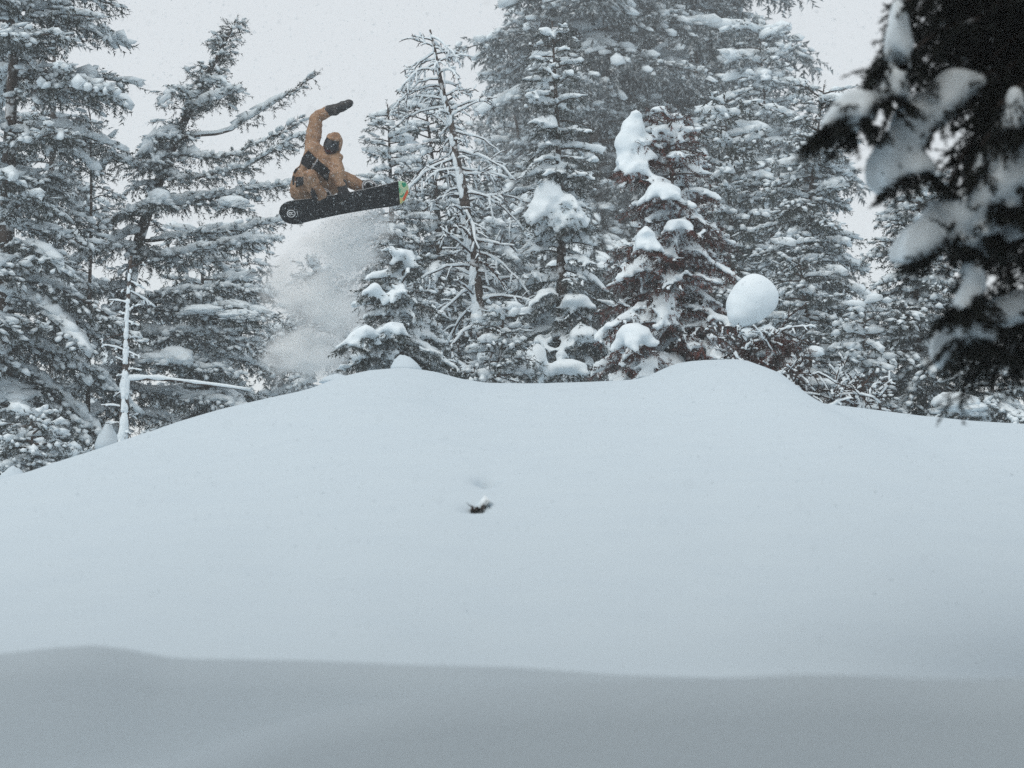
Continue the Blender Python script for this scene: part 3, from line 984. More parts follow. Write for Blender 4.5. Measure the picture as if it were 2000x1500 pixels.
# ------------------------------------------------------------------ the near dark spruce
def near_spruce():
    Y = 8.3
    K = Y / 11.0
    t = Tree('near', 95, 0.115 * K)
    r = t.r
    tb = np.array([3.7, 7.4, 0.0])
    b = np.array([tb[0], tb[1], float(ground(tb[0], tb[1])) - 0.1])
    root = empty('near_spruce', b, 'dark out-of-focus spruce whose drooping snowy boughs hang in from the side', 'tree')
    zt = np.linspace(b[2], b[2] + 8, 12)
    t.wood.tube(np.stack([np.full(12, b[0]), np.full(12, b[1]), zt], -1), np.linspace(0.2, 0.03, 12), 10)
    spec = [  # polyline (px,py,dY), spread, mantle load, hang
        ([(2150, -160, .2), (1900, -60, 0), (1775, -10, -.1), (1748, 70, -.1), (1736, 130, -.1)], 0.16, -0.1, .8),
        ([(2150, -60, .2), (1930, 20, 0), (1800, 80, -.1), (1735, 150, -.15), (1660, 200, -.2), (1628, 262, -.2)], 0.16, 0.0, .8),
        ([(2150, 40, .2), (1950, 130, 0), (1850, 210, -.1), (1780, 285, -.15), (1740, 345, -.15)], 0.16, 0.1, .9),
        ([(2150, 60, .3), (1980, 170, .2), (1890, 270, .1), (1855, 360, .1), (1850, 395, .1)], 0.18, 0.0, .9),
        ([(2200, 60, .1), (2040, 130, -.1), (1960, 200, -.2), (1915, 290, -.2), (1895, 360, -.2)], 0.15, 0.2, .8),
        ([(2200, 260, .1), (2040, 320, -.1), (1950, 380, -.2), (1880, 445, -.2), (1800, 492, -.2)], 0.13, 0.45, .7),
        ([(2200, 400, .1), (2060, 430, 0), (1960, 470, -.1), (1900, 530, -.1), (1858, 590, -.1)], 0.13, 0.25, .7),
        ([(2200, 540, .1), (2060, 590, 0), (1970, 625, -.1), (1900, 650, -.1), (1858, 690, -.1)], 0.12, 0.3, .7),
        ([(2200, 590, .2), (2060, 640, .1), (1980, 670, 0), (1920, 705, 0), (1882, 755, 0)], 0.11, -0.1, .8),
        ([(2200, 520, .3), (2060, 560, .2), (2000, 590, .1), (1950, 600, .1)], 0.13, 0.0, .7),
        ([(2250, 620, .2), (2080, 640, .1), (2020, 670, 0), (1985, 720, 0)], 0.10, 0.0, .7)]
    for pl, sp, load, hg in spec:
        pl = np.array(pl, float); pl[:, 2] = pl[:, 2] * K + Y
        t.wood.tube(np.array([np.array([b[0], b[1], at(*pl[0])[2] + 0.5]) * (1 - k) + at(*pl[0]) * k + np.array([0, 0, 0.25 * k * (1 - k)]) for k in np.linspace(0, 1, 8)]), np.linspace(0.03, 0.012, 8), 6)
        pts = curve_pts(pl, 22)
        pts[1:-1] += r.normal(size=(20, 3)) * 0.009
        t.bough(pts, sp * 1.15 * K, 0.5, r0=0.009, hang=hg, bare=0.0, big=load, dens=1.6, taper=0.35, fan=0.75)
    t.sprig = 0.16 * K
    for i in range(150):                                   # the dense dark inside of the crown
        x, y = r.uniform(1775, 2060), r.uniform(-150, 400)
        if x < 1900 and y > 60 + 1.3 * (x - 1775):
            continue
        d = r.uniform(0.10, 1.0)
        q = curve_pts([(x + 160, y - 70, Y + d), (x + 60, y - 20, Y + d - .05), (x, y + 40, Y + d - .1)], 8)
        t.bough(q, 0.22 * K, 0.0, r0=0.008, hang=0.95, bare=0.0, dens=1.0)
    for i in range(26):
        x, y = r.uniform(1935, 2060), r.uniform(380, 660)
        d = r.uniform(0.08, 0.6)
        q = curve_pts([(x + 130, y - 60, Y + d), (x + 50, y - 20, Y + d - .05), (x, y + 40, Y + d - .1)], 8)
        t.bough(q, 0.15 * K, 0.0, r0=0.008, hang=0.95, bare=0.0, dens=0.9)
    t2 = Tree('far', 96, 0.34)                             # the rest of the crown, above and beside the picture
    az = 0.0
    for i in range(110):
        v = r.uniform(0.40, 1)
        z = b[2] + 8 * v
        az += 2.399
        L = 2.1 * (1 - v) ** 0.6 + 0.3
        q = np.array([b[0], b[1], z])
        e = q + np.array([math.cos(az) * L, math.sin(az) * L, -0.35 * L])
        fx, fy = 1000 + e[0] / e[1] * F, 1150 - (e[2] - 1) / e[1] * F
        if fx < 2330 and -330 < fy:
            continue
        t2.bough(np.array([q, (q + e) / 2 + (0, 0, 0.1 * L), e]), 0.6, 0.9, r0=0.02, hang=0.95, bare=0.05, big=0.1)
    t2.finish(root, M_DARK)
    k = ppm(Y)
    for (px, py, sx, sz, yaw) in ((1680, 205, 48, 34, 0), (1655, 222, 36, 30, 0), (1745, 165, 24, 34, 0), (1755, 60, 20, 60, 0), (1790, 320, 30, 26, 0), (1935, 310, 26, 30, 0),
                                  (1945, 375, 36, 30, 0), (1900, 440, 44, 20, 0), (1850, 470, 40, 14, 0), (1985, 215, 24, 50, 0), (1895, 640, 34, 24, 0), (1905, 545, 18, 44, 0), (1885, 580, 16, 22, 0)):
        t.lump(at(px, py, Y - 0.15), sx / k, 34 / k, sz / k, yaw)
    t.finish(root, M_DARK, 0.72, 0.9, remesh=0.0145)


near_spruce()

# ------------------------------------------------------------------ unseen trees added round the photographer to shade the near snow
def shade_trees():
    r = np.random.default_rng(111)
    t = Tree('far', 112, 0.6)
    root = empty('shade_spruce', (-5.2, 2.4, 0.0), 'unseen shade spruce added beside the photographer, off to one side', 'tree', 'added shade spruces round the photographer')
    b = np.array(root.location)
    t.wood.tube(np.stack([np.full(8, b[0]), np.full(8, b[1]), np.linspace(b[2], b[2] + 9.5, 8)], -1), np.linspace(0.22, 0.04, 8), 8)
    az = 0
    for i in range(140):
        v = 0.05 + 0.95 * i / 140
        az += 2.399
        L = 2.3 * (1 - v) ** 0.4 + 0.3
        q = b + np.array([0, 0, 9.5 * v])
        e = q + np.array([math.cos(az) * L, math.sin(az) * L, -0.3 * L])
        t.bough(np.array([q, (q + e) / 2 + (0, 0, 0.1 * L), e]), 1.0, 0.6, r0=0.03, hang=0.8, bare=0.1)
    t.finish(root, M_DARK, 0.7)
    kids = list(root.children)
    root.scale = (0.8, 0.8, 0.8)
    spots = ((5.2, 2.3, 1.0, 0.8, 'unseen shade spruce added between the photographer and the dark drooping spruce'),
             (-2.3, -4.8, 2.2, 1.25, 'unseen shade spruce added behind the photographer, close to the first one'),
             (2.4, -5.0, 3.1, 1.25, 'unseen shade spruce added behind the photographer, on the side of the dark drooping spruce'),
             (-6.6, -3.4, 4.4, 1.25, 'outermost unseen shade spruce added behind the photographer on the side of the first one'),
             (6.8, -3.5, 5.5, 1.25, 'outermost unseen shade spruce added behind the photographer on the side of the dark drooping spruce'),
             (0.1, -8.6, 4.0, 1.4, 'farthest unseen shade spruce added behind the photographer'))
    for (x, y, rz, sc, lab) in spots:
        c = root.copy(); COL.objects.link(c); c.location = (x, y, 0.0); c.rotation_euler = (0, 0, rz); c.scale = (sc, sc, sc)
        c['label'] = lab
        for k in kids:
            d = k.copy(); COL.objects.link(d); d.parent = c


shade_trees()

# ------------------------------------------------------------------ the rider and the board
YR = 29.4
KR = ppm(YR)
M_SUIT = mat('tan_cloth', (0.37, 0.235, 0.150), 0.85, 0.15, vary=((0.21, 0.12, 0.072), 9, 0.38, 0.62), bump=(22, 0.9, 0.03),
             frost=((0.66, 0.6, 0.56), 70, 0.60, 0.70))
M_BLACK = mat('black_cloth', (0.012, 0.013, 0.016), 0.8, 0.2, bump=(60, 0.3, 0.005), frost=((0.4, 0.42, 0.45), 90, 0.68, 0.74))
M_GLOVE = mat('black_leather', (0.014, 0.015, 0.018), 0.5, 0.4, bump=(60, 0.4, 0.005), frost=((0.45, 0.47, 0.5), 70, 0.66, 0.74))
M_LENS = mat('goggle_lens', (0.012, 0.016, 0.022), 0.12, 0.6)
M_MASK = mat('face_mask', (0.035, 0.020, 0.022), 0.8, 0.2, vary=((0.09, 0.035, 0.035), 30, 0.5, 0.65))
M_BASE = mat('board_base', (0.008, 0.011, 0.014), 0.6, 0.12, frost=((0.34, 0.38, 0.41), 75, 0.60, 0.74))
M_TOP = mat('board_topsheet', (0.55, 0.57, 0.58), 0.5, 0.3)
M_EDGE = mat('steel_edge', (0.5, 0.52, 0.54), 0.35, 0.5, metallic=0.8)
M_WHITE = mat('white_print', (0.75, 0.77, 0.78), 0.6, 0.2)
M_MINT = mat('mint_print', (0.42, 0.68, 0.46), 0.6, 0.2, vary=((0.72, 0.72, 0.40), 9, 0.42, 0.6))
M_GRN = mat('green_print', (0.02, 0.36, 0.20), 0.6, 0.2)
M_ORG = mat('orange_print', (0.75, 0.13, 0.05), 0.6, 0.2)
M_YEL = mat('yellow_print', (0.75, 0.62, 0.25), 0.6, 0.2)
M_GREY = mat('binding_grey', (0.32, 0.33, 0.35), 0.5, 0.3)


def RP(px, py, dy=0.0):
    return at(px, py, YR + dy)


def cap(acc, p0, r0, p1, r1, sides=14, hemi=5):
    p0, p1 = np.asarray(p0, float), np.asarray(p1, float)
    d = p1 - p0; L = np.linalg.norm(d); d = d / max(L, 1e-6)
    pts, rad = [], []
    for k in range(hemi):
        a = math.pi / 2 * (1 - k / hemi)
        pts.append(p0 - d * r0 * math.sin(a)); rad.append(max(r0 * math.cos(a), 0.002))
    pts.append(p0); rad.append(r0); pts.append(p1); rad.append(r1)
    for k in range(1, hemi + 1):
        a = math.pi / 2 * k / hemi
        pts.append(p1 + d * r1 * math.sin(a)); rad.append(max(r1 * math.cos(a), 0.002))
    acc.tube(np.array(pts), np.array(rad), sides)


def chain(acc, nodes):
    for (a, b) in zip(nodes[:-1], nodes[1:]):
        cap(acc, RP(*a[:3]), a[3], RP(*b[:3]), b[3])


def baked(acc, name, material, parent, origin, voxel, smooth_it, folds=0.0, freq=14.0, seed=1):
    o = acc.build('tmp', material, None, origin=origin)
    md = o.modifiers.new('r', 'REMESH'); md.mode = 'VOXEL'; md.voxel_size = voxel; md.use_smooth_shade = True
    sm = o.modifiers.new('s', 'SMOOTH'); sm.factor = 0.6; sm.iterations = smooth_it
    dg = bpy.context.evaluated_depsgraph_get(); dg.update()
    me = bpy.data.meshes.new_from_object(o.evaluated_get(dg))
    me.name = name
    bpy.data.objects.remove(o)
    if folds:
        n = len(me.vertices)
        co = np.empty(n * 3); me.vertices.foreach_get('co', co); co = co.reshape(-1, 3)
        no = np.empty(n * 3); me.vertices.foreach_get('normal', no); no = no.reshape(-1, 3)
        z1 = Noise(seed)
        f = z1(co[:, 0] * freq + co[:, 2] * freq * 0.5 + 40, co[:, 2] * freq * 0.8 + 40, co[:, 1] * freq + 40)
        f2 = z1(co[:, 0] * freq * 2.3 + 70, co[:, 2] * freq * 2.3 + 70, co[:, 1] * freq * 2.3 + 70)
        co = co + no * ((1 - np.abs(f) * 2) * folds + f2 * folds * 0.4)[:, None]
        me.vertices.foreach_set('co', co.ravel())
    me.polygons.foreach_set('use_smooth', np.ones(len(me.polygons), bool))
    me.update()
    if not me.materials:
        me.materials.append(material)
    o = bpy.data.objects.new(name, me)
    COL.objects.link(o)
    o.parent = parent
    return o


def rider():
    base = RP(640, 378, 0.1)
    root = empty('person', base, 'person in tan snow suit and black mitts grabbing the board in mid air', 'person')
    A = Acc()
    chain(A, [(588, 371, .16, .125), (592, 346, .12, .12), (611, 318, .03, .125), (614, 294, .0, .11), (611, 284, .02, .09), (613, 258, .05, .082), (617, 231, .07, .068), (643, 216, .03, .052)])
    chain(A, [(592, 352, .12, .115), (622, 332, .03, .12), (638, 316, -.03, .11), (655, 310, -.05, .085), (657, 336, -.17, .092), (667, 357, -.16, .068)])
    chain(A, [(611, 318, .0, .12), (634, 306, -.02, .10), (646, 292, -.05, .075)])
    chain(A, [(587, 374, .12, .115), (596, 360, -.10, .098), (605, 344, -.32, .080), (611, 364, -.24, .074), (626, 381, -.12, .070)])
    chain(A, [(590, 376, .18, .115), (640, 368, .20, .095), (676, 350, .16, .08), (707, 364, .14, .066)])
    chain(A, [(600, 360, .16, .115), (636, 354, .14, .105)])
    body = baked(A, 'body', M_SUIT, root, base, 0.010, 4, folds=0.013, freq=11.0)
    from mathutils.bvhtree import BVHTree
    bpy.context.view_layer.update()
    me = body.data
    vs = [Vector(v.co) + Vector(base) for v in me.vertices]
    tree = BVHTree.FromPolygons(vs, [tuple(p.vertices) for p in me.polygons])

    def drape(name, poly, material, off=0.008, n=9):
        """a cloth panel lying on the body, its four-cornered outline given at the body's front"""
        c = np.array(poly, float)
        V = []
        for i in range(n):
            for j in range(n):
                u, v = i / (n - 1), j / (n - 1)
                q = c[0] * (1 - u) * (1 - v) + c[1] * u * (1 - v) + c[2] * u * v + c[3] * (1 - u) * v
                o_ = Vector(RP(q[0], q[1], -1.0)); d_ = Vector(RP(q[0], q[1], 1.0)) - o_; d_.normalize()
                loc, nor, idx, dist = tree.ray_cast(o_, d_)
                if loc is None:
                    loc, nor, idx, dist = tree.find_nearest(Vector(RP(q[0], q[1], 0.0)))
                V.append(np.array(loc) - d_ * off - base)
        f = []
        for i in range(n - 1):
            for j in range(n - 1):
                a = i * n + j
                f += [(a, a + 1, a + n + 1), (a, a + n + 1, a + n)]
        acc = Acc(); acc.add(V, f)
        o = acc.build(name, material, root)
        so = o.modifiers.new('t', 'SOLIDIFY'); so.thickness = 0.008; so.offset = 0
        return o
    drape('chest_panel', [(602, 294), (618, 309), (604, 331), (583, 316)], M_BLACK)
    drape('chest_panel', [(621, 312), (644, 332), (640, 355), (611, 328)], M_BLACK)
    drape('zip', [(620.5, 309), (622, 310.5), (609.5, 331), (607.5, 329)], M_GREY, 0.01, 6)
    drape('hip_panel', [(577, 346), (592, 345), (592, 361), (578, 366)], M_BLACK)
    drape('side_panel', [(575, 322), (580, 318), (576, 334), (571, 338)], M_BLACK)
    drape('side_panel', [(571, 345), (575, 343), (575, 360), (572, 362)], M_BLACK)
    # head
    hc = RP(650, 284, -0.09) - base
    fd = np.array([-0.30, -0.88, -0.36]); fd /= np.linalg.norm(fd)
    up = np.array([0.36, -0.15, 0.92]); up -= fd * up.dot(fd); up /= np.linalg.norm(up)
    rt = np.cross(up, fd)                       # towards one ear
    ax = np.stack([rt, fd, up], -1)

    def hp(az, el, k):
        a, e = math.radians(az), math.radians(el)
        v = np.array([0.080 * math.cos(e) * math.sin(a), 0.105 * math.cos(e) * math.cos(a), 0.125 * math.sin(e)]) * k
        return hc + ax @ v

    def shell(name, azs, els, kf, material, keep=None, thick=0.012):
        n, m = len(azs), len(els)
        V = [hp(a, e, kf(a, e)) for a in azs for e in els]
        f = []
        for i in range(n - 1):
            for j in range(m - 1):
                if keep and not keep((azs[i] + azs[i + 1]) / 2, (els[j] + els[j + 1]) / 2):
                    continue
                q = i * m + j
                f += [(q, q + 1, q + m + 1), (q, q + m + 1, q + m)]
        acc = Acc(); acc.add(V, f)
        o = acc.build(name, material, root)
        so = o.modifiers.new('t', 'SOLIDIFY'); so.thickness = thick; so.offset = 0
        return o
    nzh = Noise(9)
    shell('head', np.linspace(-180, 180, 33), np.linspace(-89, 89, 19), lambda a, e: 0.97, M_MASK, None, 0.004)
    hood_keep = lambda a, e: not (abs(a) < 62 and e < 33)
    shell('hood', np.linspace(-180, 180, 41), np.linspace(-75, 89, 25),
          lambda a, e: 1.22 + 0.05 * float(nzh(a / 25.0 + 9, e / 25.0 + 9)) + (0.12 if (abs(a) < 75 and 33 < e < 52) else 0), M_SUIT, hood_keep, 0.014)
    fr = shell('goggle_frame', np.linspace(-72, 72, 19), np.linspace(-8, 40, 9), lambda a, e: 1.16, M_GLOVE,
               lambda a, e: not (abs(a) < 58 and -2 < e < 34), 0.022)
    shell('goggle_lens', np.linspace(-62, 62, 19), np.linspace(-5, 37, 9), lambda a, e: 1.15, M_LENS, None, 0.008)
    shell('face_mask', np.linspace(-95, 95, 21), np.linspace(-70, -6, 11),
          lambda a, e: 1.08 + 0.16 * math.exp(-(a / 18.0) ** 2 - ((e + 16) / 14.0) ** 2) + 0.03 * float(nzh(a / 18.0 + 3, e / 18.0)), M_MASK, None, 0.008)
    # mitts
    B = Acc()
    chain(B, [(643, 216, .03, .066), (655, 214, .0, .066)])
    chain(B, [(655, 214, .0, .056), (668, 208, -.02, .060), (682, 202, -.03, .048)])
    chain(B, [(654, 217, -.02, .035), (656, 222, -.08, .026)])
    baked(B, 'mitten', M_GLOVE, root, base, 0.009, 4, 0.003, 22, 3)
    B = Acc()
    chain(B, [(666, 357, -.16, .066), (668, 363, -.16, .062)])
    chain(B, [(668, 364, -.16, .058), (671, 375, -.15, .056), (675, 384, -.12, .034)])
    chain(B, [(668, 372, -.16, .036), (663, 379, -.10, .026)])
    chain(B, [(674, 372, -.14, .03), (680, 377, -.12, .024)])
    baked(B, 'mitten', M_GLOVE, root, base, 0.009, 4, 0.003, 22, 4)
    # boots
    for (x, y, d, kx) in ((628, 382, -.08, 1), (711, 364, .14, 1)):
        B = Acc()
        chain(B, [(x, y, d, .075), (x + 6, y + 6, d + .06, .068), (x + 10, y + 10, d + .10, .06)])
        chain(B, [(x + 8, y + 4, d + .0, .05), (x + 8, y + 12, d + .12, .06)])
        baked(B, 'boot', M_BLACK, root, base, 0.010, 4)
    # the leash loop behind the hips
    q = np.array([RP(*t) for t in ((575, 362, .1), (569, 366, .1), (567.5, 374, .1), (569, 383, .1), (575, 390, .08), (584, 394, .05), (592, 396, .0))]) - base
    L = Acc(); L.tube(q, 0.0055, 5); L.build('leash', M_BLACK, root)


rider()


def snowboard():
    c0, c1 = RP(548.5, 420, -.22), RP(802, 373.5, .20)
    C = (c0 + c1) / 2
    u = c1 - c0; LEN = np.linalg.norm(u); u /= LEN
    w = np.array([0.0, 0.50, -0.87]); w -= u * w.dot(u); w /= np.linalg.norm(w)      # towards the lower, farther edge
    nrm = np.cross(u, w)
    if nrm[1] > 0:
        nrm = -nrm                                                                  # out of the base, towards the camera
    root = empty('snowboard', C, 'black-based snowboard with a round white emblem at one end and a colourful tip', 'snowboard')
    H = LEN / 2

    def half(s):
        a = abs(s)
        side = 0.125 + 0.022 * (min(a, H - 0.19) / (H - 0.19)) ** 2
        if a > H - 0.19:
            t = min(1.0, (a - (H - 0.19)) / 0.19)
            side *= max(0.0, 1 - t ** 2.6) ** 0.5
        return max(side, 0.012)

    def bend(s):                                   # the tips curve away from the base
        t = max(0.0, abs(s) - (H - 0.27)) / 0.27
        return -0.075 * t ** 2

    def pt(s, v, lift=0.0):
        return u * s + w * v + nrm * (bend(s) + lift)

    def sheet(name, s0, s1, lift, material, k=1.0, ns=60, nw=9, parent=None, thick=0.0):
        ss = np.linspace(s0, s1, ns)
        V = [pt(s, half(s) * k * (2 * j / (nw - 1) - 1), lift) for s in ss for j in range(nw)]
        f = []
        for i in range(ns - 1):
            for j in range(nw - 1):
                a = i * nw + j
                f += [(a, a + 1, a + nw + 1), (a, a + nw + 1, a + nw)]
        if thick:
            n0 = len(V)
            V += [pt(s, half(s) * k * (2 * j / (nw - 1) - 1), lift - thick) for s in ss for j in range(nw)]
            f += [(b + n0, a + n0, c + n0) for (a, b, c) in f]
            rim = [i * nw for i in range(ns)] + [(ns - 1) * nw + j for j in range(1, nw)] + [i * nw + nw - 1 for i in range(ns - 2, -1, -1)] + [j for j in range(nw - 2, 0, -1)]
            for a, b in zip(rim, rim[1:] + rim[:1]):
                f += [(a, b, b + n0), (a, b + n0, a + n0)]
        acc = Acc(); acc.add(V, f)
        return acc.build(name, material, parent or root)
    tip = H - 0.135
    sheet('base', -H, tip, 0.006, M_BASE, thick=0.006)
    gr = sheet('tip_graphic', tip, H, 0.006, M_MINT, ns=16, thick=0.006)
    sheet('topsheet', -H, H, 0.0, M_TOP, 1.0, thick=0.005)
    # steel edges
    for sd in (-1, 1):
        acc = Acc(); acc.tube([pt(s, sd * half(s), 0.002) for s in np.linspace(-H + .01, H - .01, 70)], 0.0028, 5); acc.build('steel_edge', M_EDGE, root)

    def patch(poly, material, name='painted_patch', lift=0.0085, parent=gr):
        V = [pt(s, v, lift) for s, v in poly]
        cen = np.mean(V, axis=0)
        acc = Acc(); n = len(V)
        acc.add(np.vstack([V, cen]), [(i, (i + 1) % n, n) for i in range(n)])
        o = acc.build(name, material, parent, smooth=False)
        so = o.modifiers.new('t', 'SOLIDIFY'); so.thickness = 0.002; so.offset = 0
        return o
    patch([(tip + .045, -.115), (tip + .095, -.10), (tip + .10, -.06), (tip + .07, -.045), (tip + .045, -.08)], M_GRN)
    patch([(tip + .004, -.065), (tip + .022, -.04), (tip + .014, -.005), (tip + .004, 0.0)], M_GRN)
    patch([(tip + .01, .035), (tip + .035, .045), (tip + .06, .02), (tip + .068, .03), (tip + .04, .062), (tip + .012, .058)], M_GRN)
    patch([(tip + .004, .075), (tip + .03, .07), (tip + .045, .10), (tip + .02, .125), (tip + .004, .125)], M_YEL)
    patch([(tip + .112, -.005), (tip + .125, .035), (tip + .07, .105), (tip + .04, .115), (tip + .038, .085), (tip + .08, .03)], M_ORG)
    patch([(tip + .09, .095), (tip + .07, .12), (tip + .05, .125), (tip + .07, .105)], M_MINT)
    # round emblem
    es, ev = -H + 0.125, 0.012
    V = []
    for k in range(40):
        a = 2 * math.pi * k / 40
        V += [pt(es + 0.047 * math.cos(a), ev + 0.047 * math.sin(a), 0.0085), pt(es + 0.038 * math.cos(a), ev + 0.038 * math.sin(a), 0.0085)]
    f = []
    for k in range(40):
        a, b = 2 * k, 2 * ((k + 1) % 40)
        f += [(a, b, b + 1), (a, b + 1, a + 1)]
    acc = Acc(); acc.add(V, f)
    em = acc.build('emblem', M_WHITE, root)
    so = em.modifiers.new('t', 'SOLIDIFY'); so.thickness = 0.002; so.offset = 0

    def stroke(pts, wd=0.008):
        pts = np.array(pts, float)
        V, f = [], []
        T = np.gradient(pts, axis=0); T /= np.linalg.norm(T, axis=1)[:, None]
        for p, t in zip(pts, T):
            nn = np.array([-t[1], t[0]]) * wd / 2
            V += [pt(es + p[0] + nn[0], ev + p[1] + nn[1], 0.0085), pt(es + p[0] - nn[0], ev + p[1] - nn[1], 0.0085)]
        for i in range(len(pts) - 1):
            f += [(2 * i, 2 * i + 2, 2 * i + 3), (2 * i, 2 * i + 3, 2 * i + 1)]
        acc = Acc(); acc.add(V, f)
        o = acc.build('letter_stroke', M_WHITE, em)
        so = o.modifiers.new('t', 'SOLIDIFY'); so.thickness = 0.002; so.offset = 0
    stroke([(-.024, -.014), (0, -.014), (.024, -.014)])
    stroke([(-.024, -.014), (-.025, .004), (-.018, .016), (-.008, .016), (-.001, .006), (-.001, -.014)])
    stroke([(-.001, .002), (.012, .010), (.025, .018)])
    patch([(es + .064, ev - .022), (es + .070, ev - .022), (es + .072, ev + .014), (es + .066, ev + .014)], M_WHITE, 'printed_bar', parent=root)
    # bindings on the top side
    for s, tilt in ((-0.245, 1), (0.30, -1)):
        acc = Acc()
        for k in range(2):                          # base plate rails
            a = pt(s - 0.05 + 0.1 * k, -0.16, -0.025); b = pt(s - 0.05 + 0.1 * k, 0.13, -0.025)
            acc.tube([a, (a + b) / 2, b], 0.014, 6)
        bp = acc.build('binding', M_BLACK, root)
        acc = Acc()
        arc = [pt(s + 0.08 * math.cos(t), -0.125 - 0.055 * math.sin(t), -0.02 - 0.10 * math.sin(t)) for t in np.linspace(0.0, math.pi, 14)]
        acc.tube(arc, 0.011, 6); acc.build('toe_strap', M_GREY, bp)
        acc = Acc()
        arc = [pt(s + 0.055 * math.cos(t), -0.135 - 0.035 * math.sin(t), -0.03 - 0.065 * math.sin(t)) for t in np.linspace(0.0, math.pi, 12)]
        acc.tube(arc, 0.009, 6); acc.build('buckle', M_EDGE, bp)
        acc = Acc()
        arc = [pt(s + 0.085 * math.cos(t), 0.04 - 0.05 * math.sin(t), -0.03 - 0.19 * math.sin(t)) for t in np.linspace(0.0, math.pi, 14)]
        acc.tube(arc, 0.013, 6); acc.build('ankle_strap', M_BLACK, bp)
    hb = Acc()
    q = [RP(609, 366, -.36), RP(606, 377, -.35), RP(610, 388, -.32), RP(620, 391, -.28), RP(620, 381, -.32), RP(614, 372, -.36)]
    V = [p - C for p in q]; V.append(np.mean(V, axis=0) + nrm * 0.02)
    hb.add(V, [(i, (i + 1) % 6, 6) for i in range(6)])
    o = hb.build('highback', M_BLACK, root)
    so = o.modifiers.new('t', 'SOLIDIFY'); so.thickness = 0.015


snowboard()

# ------------------------------------------------------------------ powder cloud, falling snow, haze
def volume_mat(name, density, noise_scale, lo, hi):
    m = bpy.data.materials.new(name); m.use_nodes = True
    n, l = m.node_tree.nodes, m.node_tree.links
    n.remove(n['Principled BSDF'])
    v = n.new('ShaderNodeVolumePrincipled')
    v.inputs['Color'].default_value = (0.99, 0.998, 1.0, 1)
    v.inputs['Anisotropy'].default_value = 0.1
    l.new(v.outputs['Volume'], n['Material Output'].inputs['Volume'])
    if noise_scale is None:
        v.inputs['Density'].default_value = density
        return m
    tc = n.new('ShaderNodeTexCoord')
    ln = n.new('ShaderNodeVectorMath'); ln.operation = 'LENGTH'
    l.new(tc.outputs['Object'], ln.inputs[0])
    fall = n.new('ShaderNodeMapRange'); fall.interpolation_type = 'SMOOTHSTEP'
    fall.inputs['From Min'].default_value = 0.99; fall.inputs['From Max'].default_value = 0.0
    l.new(ln.outputs['Value'], fall.inputs['Value'])
    t = n.new('ShaderNodeTexNoise'); t.inputs['Scale'].default_value = noise_scale; t.inputs['Detail'].default_value = 5
    l.new(tc.outputs['Object'], t.inputs['Vector'])
    r = n.new('ShaderNodeMapRange'); r.inputs['From Min'].default_value = lo; r.inputs['From Max'].default_value = hi
    l.new(t.outputs['Fac'], r.inputs['Value'])
    sub = n.new('ShaderNodeMath'); sub.operation = 'SUBTRACT'; sub.use_clamp = True       # wisps: the noise eats into the falloff
    l.new(fall.outputs['Result'], sub.inputs[0]); l.new(r.outputs['Result'], sub.inputs[1])
    a = n.new('ShaderNodeMath'); a.operation = 'MULTIPLY'
    l.new(fall.outputs['Result'], a.inputs[0]); l.new(sub.outputs['Value'], a.inputs[1])
    b = n.new('ShaderNodeMath'); b.operation = 'MULTIPLY'; b.inputs[1].default_value = density
    l.new(a.outputs['Value'], b.inputs[0])
    l.new(b.outputs['Value'], v.inputs['Density'])
    return m


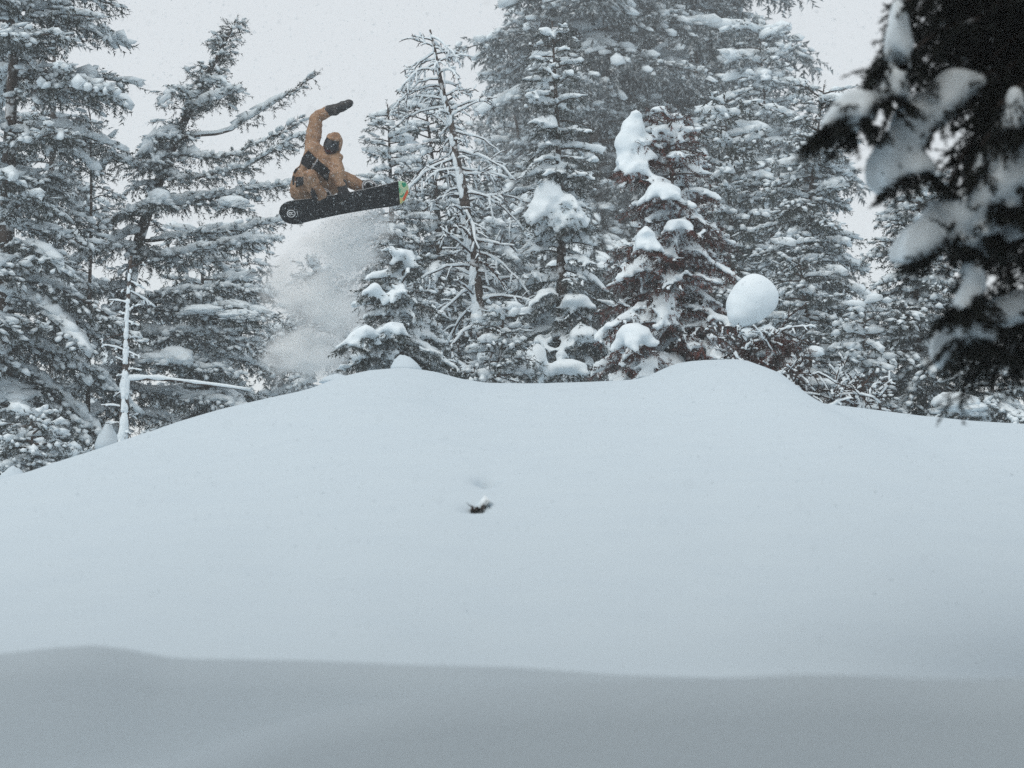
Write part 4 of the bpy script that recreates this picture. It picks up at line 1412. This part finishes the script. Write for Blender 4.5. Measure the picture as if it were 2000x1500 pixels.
def powder():
    root = empty('powder_cloud', at(640, 700, 30.2), 'cloud of blown powder trailing from the board down to the crest', 'powder cloud')
    b = np.array(root.location)
    V, f = lump_template(16, 24, 5, 0.0)
    V = V.copy(); V /= np.linalg.norm(V, axis=1)[:, None] + 1e-9
    for i, (px, py, Y, rx, ry, rz, den) in enumerate(((670, 490, 30.2, 170, 90, 110, 22.0), (705, 440, 30.0, 150, 70, 60, 18.0), (640, 590, 30.5, 150, 100, 130, 25.0),
                                                      (600, 690, 30.8, 170, 120, 110, 30.0), (560, 560, 30.8, 110, 80, 150, 13.0), (690, 620, 30.4, 110, 70, 110, 12.0))):
        a = Acc(); a.add(V, f)
        o = a.build('puff', volume_mat('powder_%d' % i, den, 2.6 + 0.3 * i, 0.33, 0.72), root)
        o.location = at(px, py, Y) - b
        o.scale = (rx / KR, ry / KR, rz / KR)
        o['kind'] = 'stuff'
    r = np.random.default_rng(141)                      # the grain of the spray: clots and crystals thrown up by the board
    n = 11000
    t = r.uniform(0, 1, n) ** 0.8
    cx = np.interp(t, [0, 0.3, 0.65, 1], [745, 680, 640, 590]); cy = np.interp(t, [0, 0.3, 0.65, 1], [410, 470, 580, 720])
    px = cx + r.normal(size=n) * (18 + 55 * t); py = cy + r.normal(size=n) * (14 + 45 * t); Y = 29.7 + 1.2 * t + r.normal(size=n) * (0.08 + 0.3 * t)
    P = CAM[None] + np.stack([(px - 1000) / F * Y, Y, (1150 - py) / F * Y], -1)
    P = P[P[:, 2] > ground(P[:, 0], P[:, 1])]
    tv = np.array([(1, 0, -0.3), (-0.5, 0.87, -0.3), (-0.5, -0.87, -0.3), (0, 0, 1.0)])
    a = Acc(); a.place(tv, np.array([(0, 1, 3), (1, 2, 3), (2, 0, 3), (1, 0, 2)]), P - b, frames(r.normal(size=P.shape)), 0.003 + 0.008 * r.uniform(size=len(P)) ** 3)
    o = a.build('spray_grain', M_SNOW, root); o['kind'] = 'stuff'


powder()


def flakes():
    r = np.random.default_rng(131)
    n = 44000
    Y = (r.uniform(4.0 ** 3, 31.0 ** 3, n)) ** (1 / 3)
    px = r.uniform(-250, 2250, n); py = r.uniform(-250, 1450, n)
    P = CAM[None] + np.stack([(px - 1000) / F * Y, Y, (1150 - py) / F * Y], -1)
    keep = P[:, 2] > ground(P[:, 0], P[:, 1]) + 0.02
    P = P[keep]; n = len(P)
    tv = np.array([(1, 0, -0.3), (-0.5, 0.87, -0.3), (-0.5, -0.87, -0.3), (0, 0, 1.0)])
    tf = np.array([(0, 1, 3), (1, 2, 3), (2, 0, 3), (1, 0, 2)])
    a = Acc()
    q = r.normal(size=(n, 3))
    a.place(tv, tf, P, frames(q), r.uniform(0.0022, 0.0056, n) * np.where(P[:, 1] < 9, 0.6, 1.0))
    o = a.build('falling_snow', M_SNOW)
    o['kind'] = 'stuff'
    o['label'] = 'fine snow flakes falling through the air'; o['category'] = 'falling snow'


flakes()


def haze():
    x0, x1, y0, y1, z0, z1 = -70, 70, -20, 125, -4, 34
    me = bpy.data.meshes.new('haze')
    v = [(x, y, z) for x in (x0, x1) for y in (y0, y1) for z in (z0, z1)]
    me.from_pydata(v, [], [(0, 1, 3, 2), (4, 6, 7, 5), (0, 4, 5, 1), (2, 3, 7, 6), (0, 2, 6, 4), (1, 5, 7, 3)])
    me.materials.append(volume_mat('haze', 0.0020, None, 0, 0))
    o = bpy.data.objects.new('haze', me); COL.objects.link(o)
    o['kind'] = 'stuff'
    o['label'] = 'thin grey haze of falling snow'; o['category'] = 'haze'


haze()
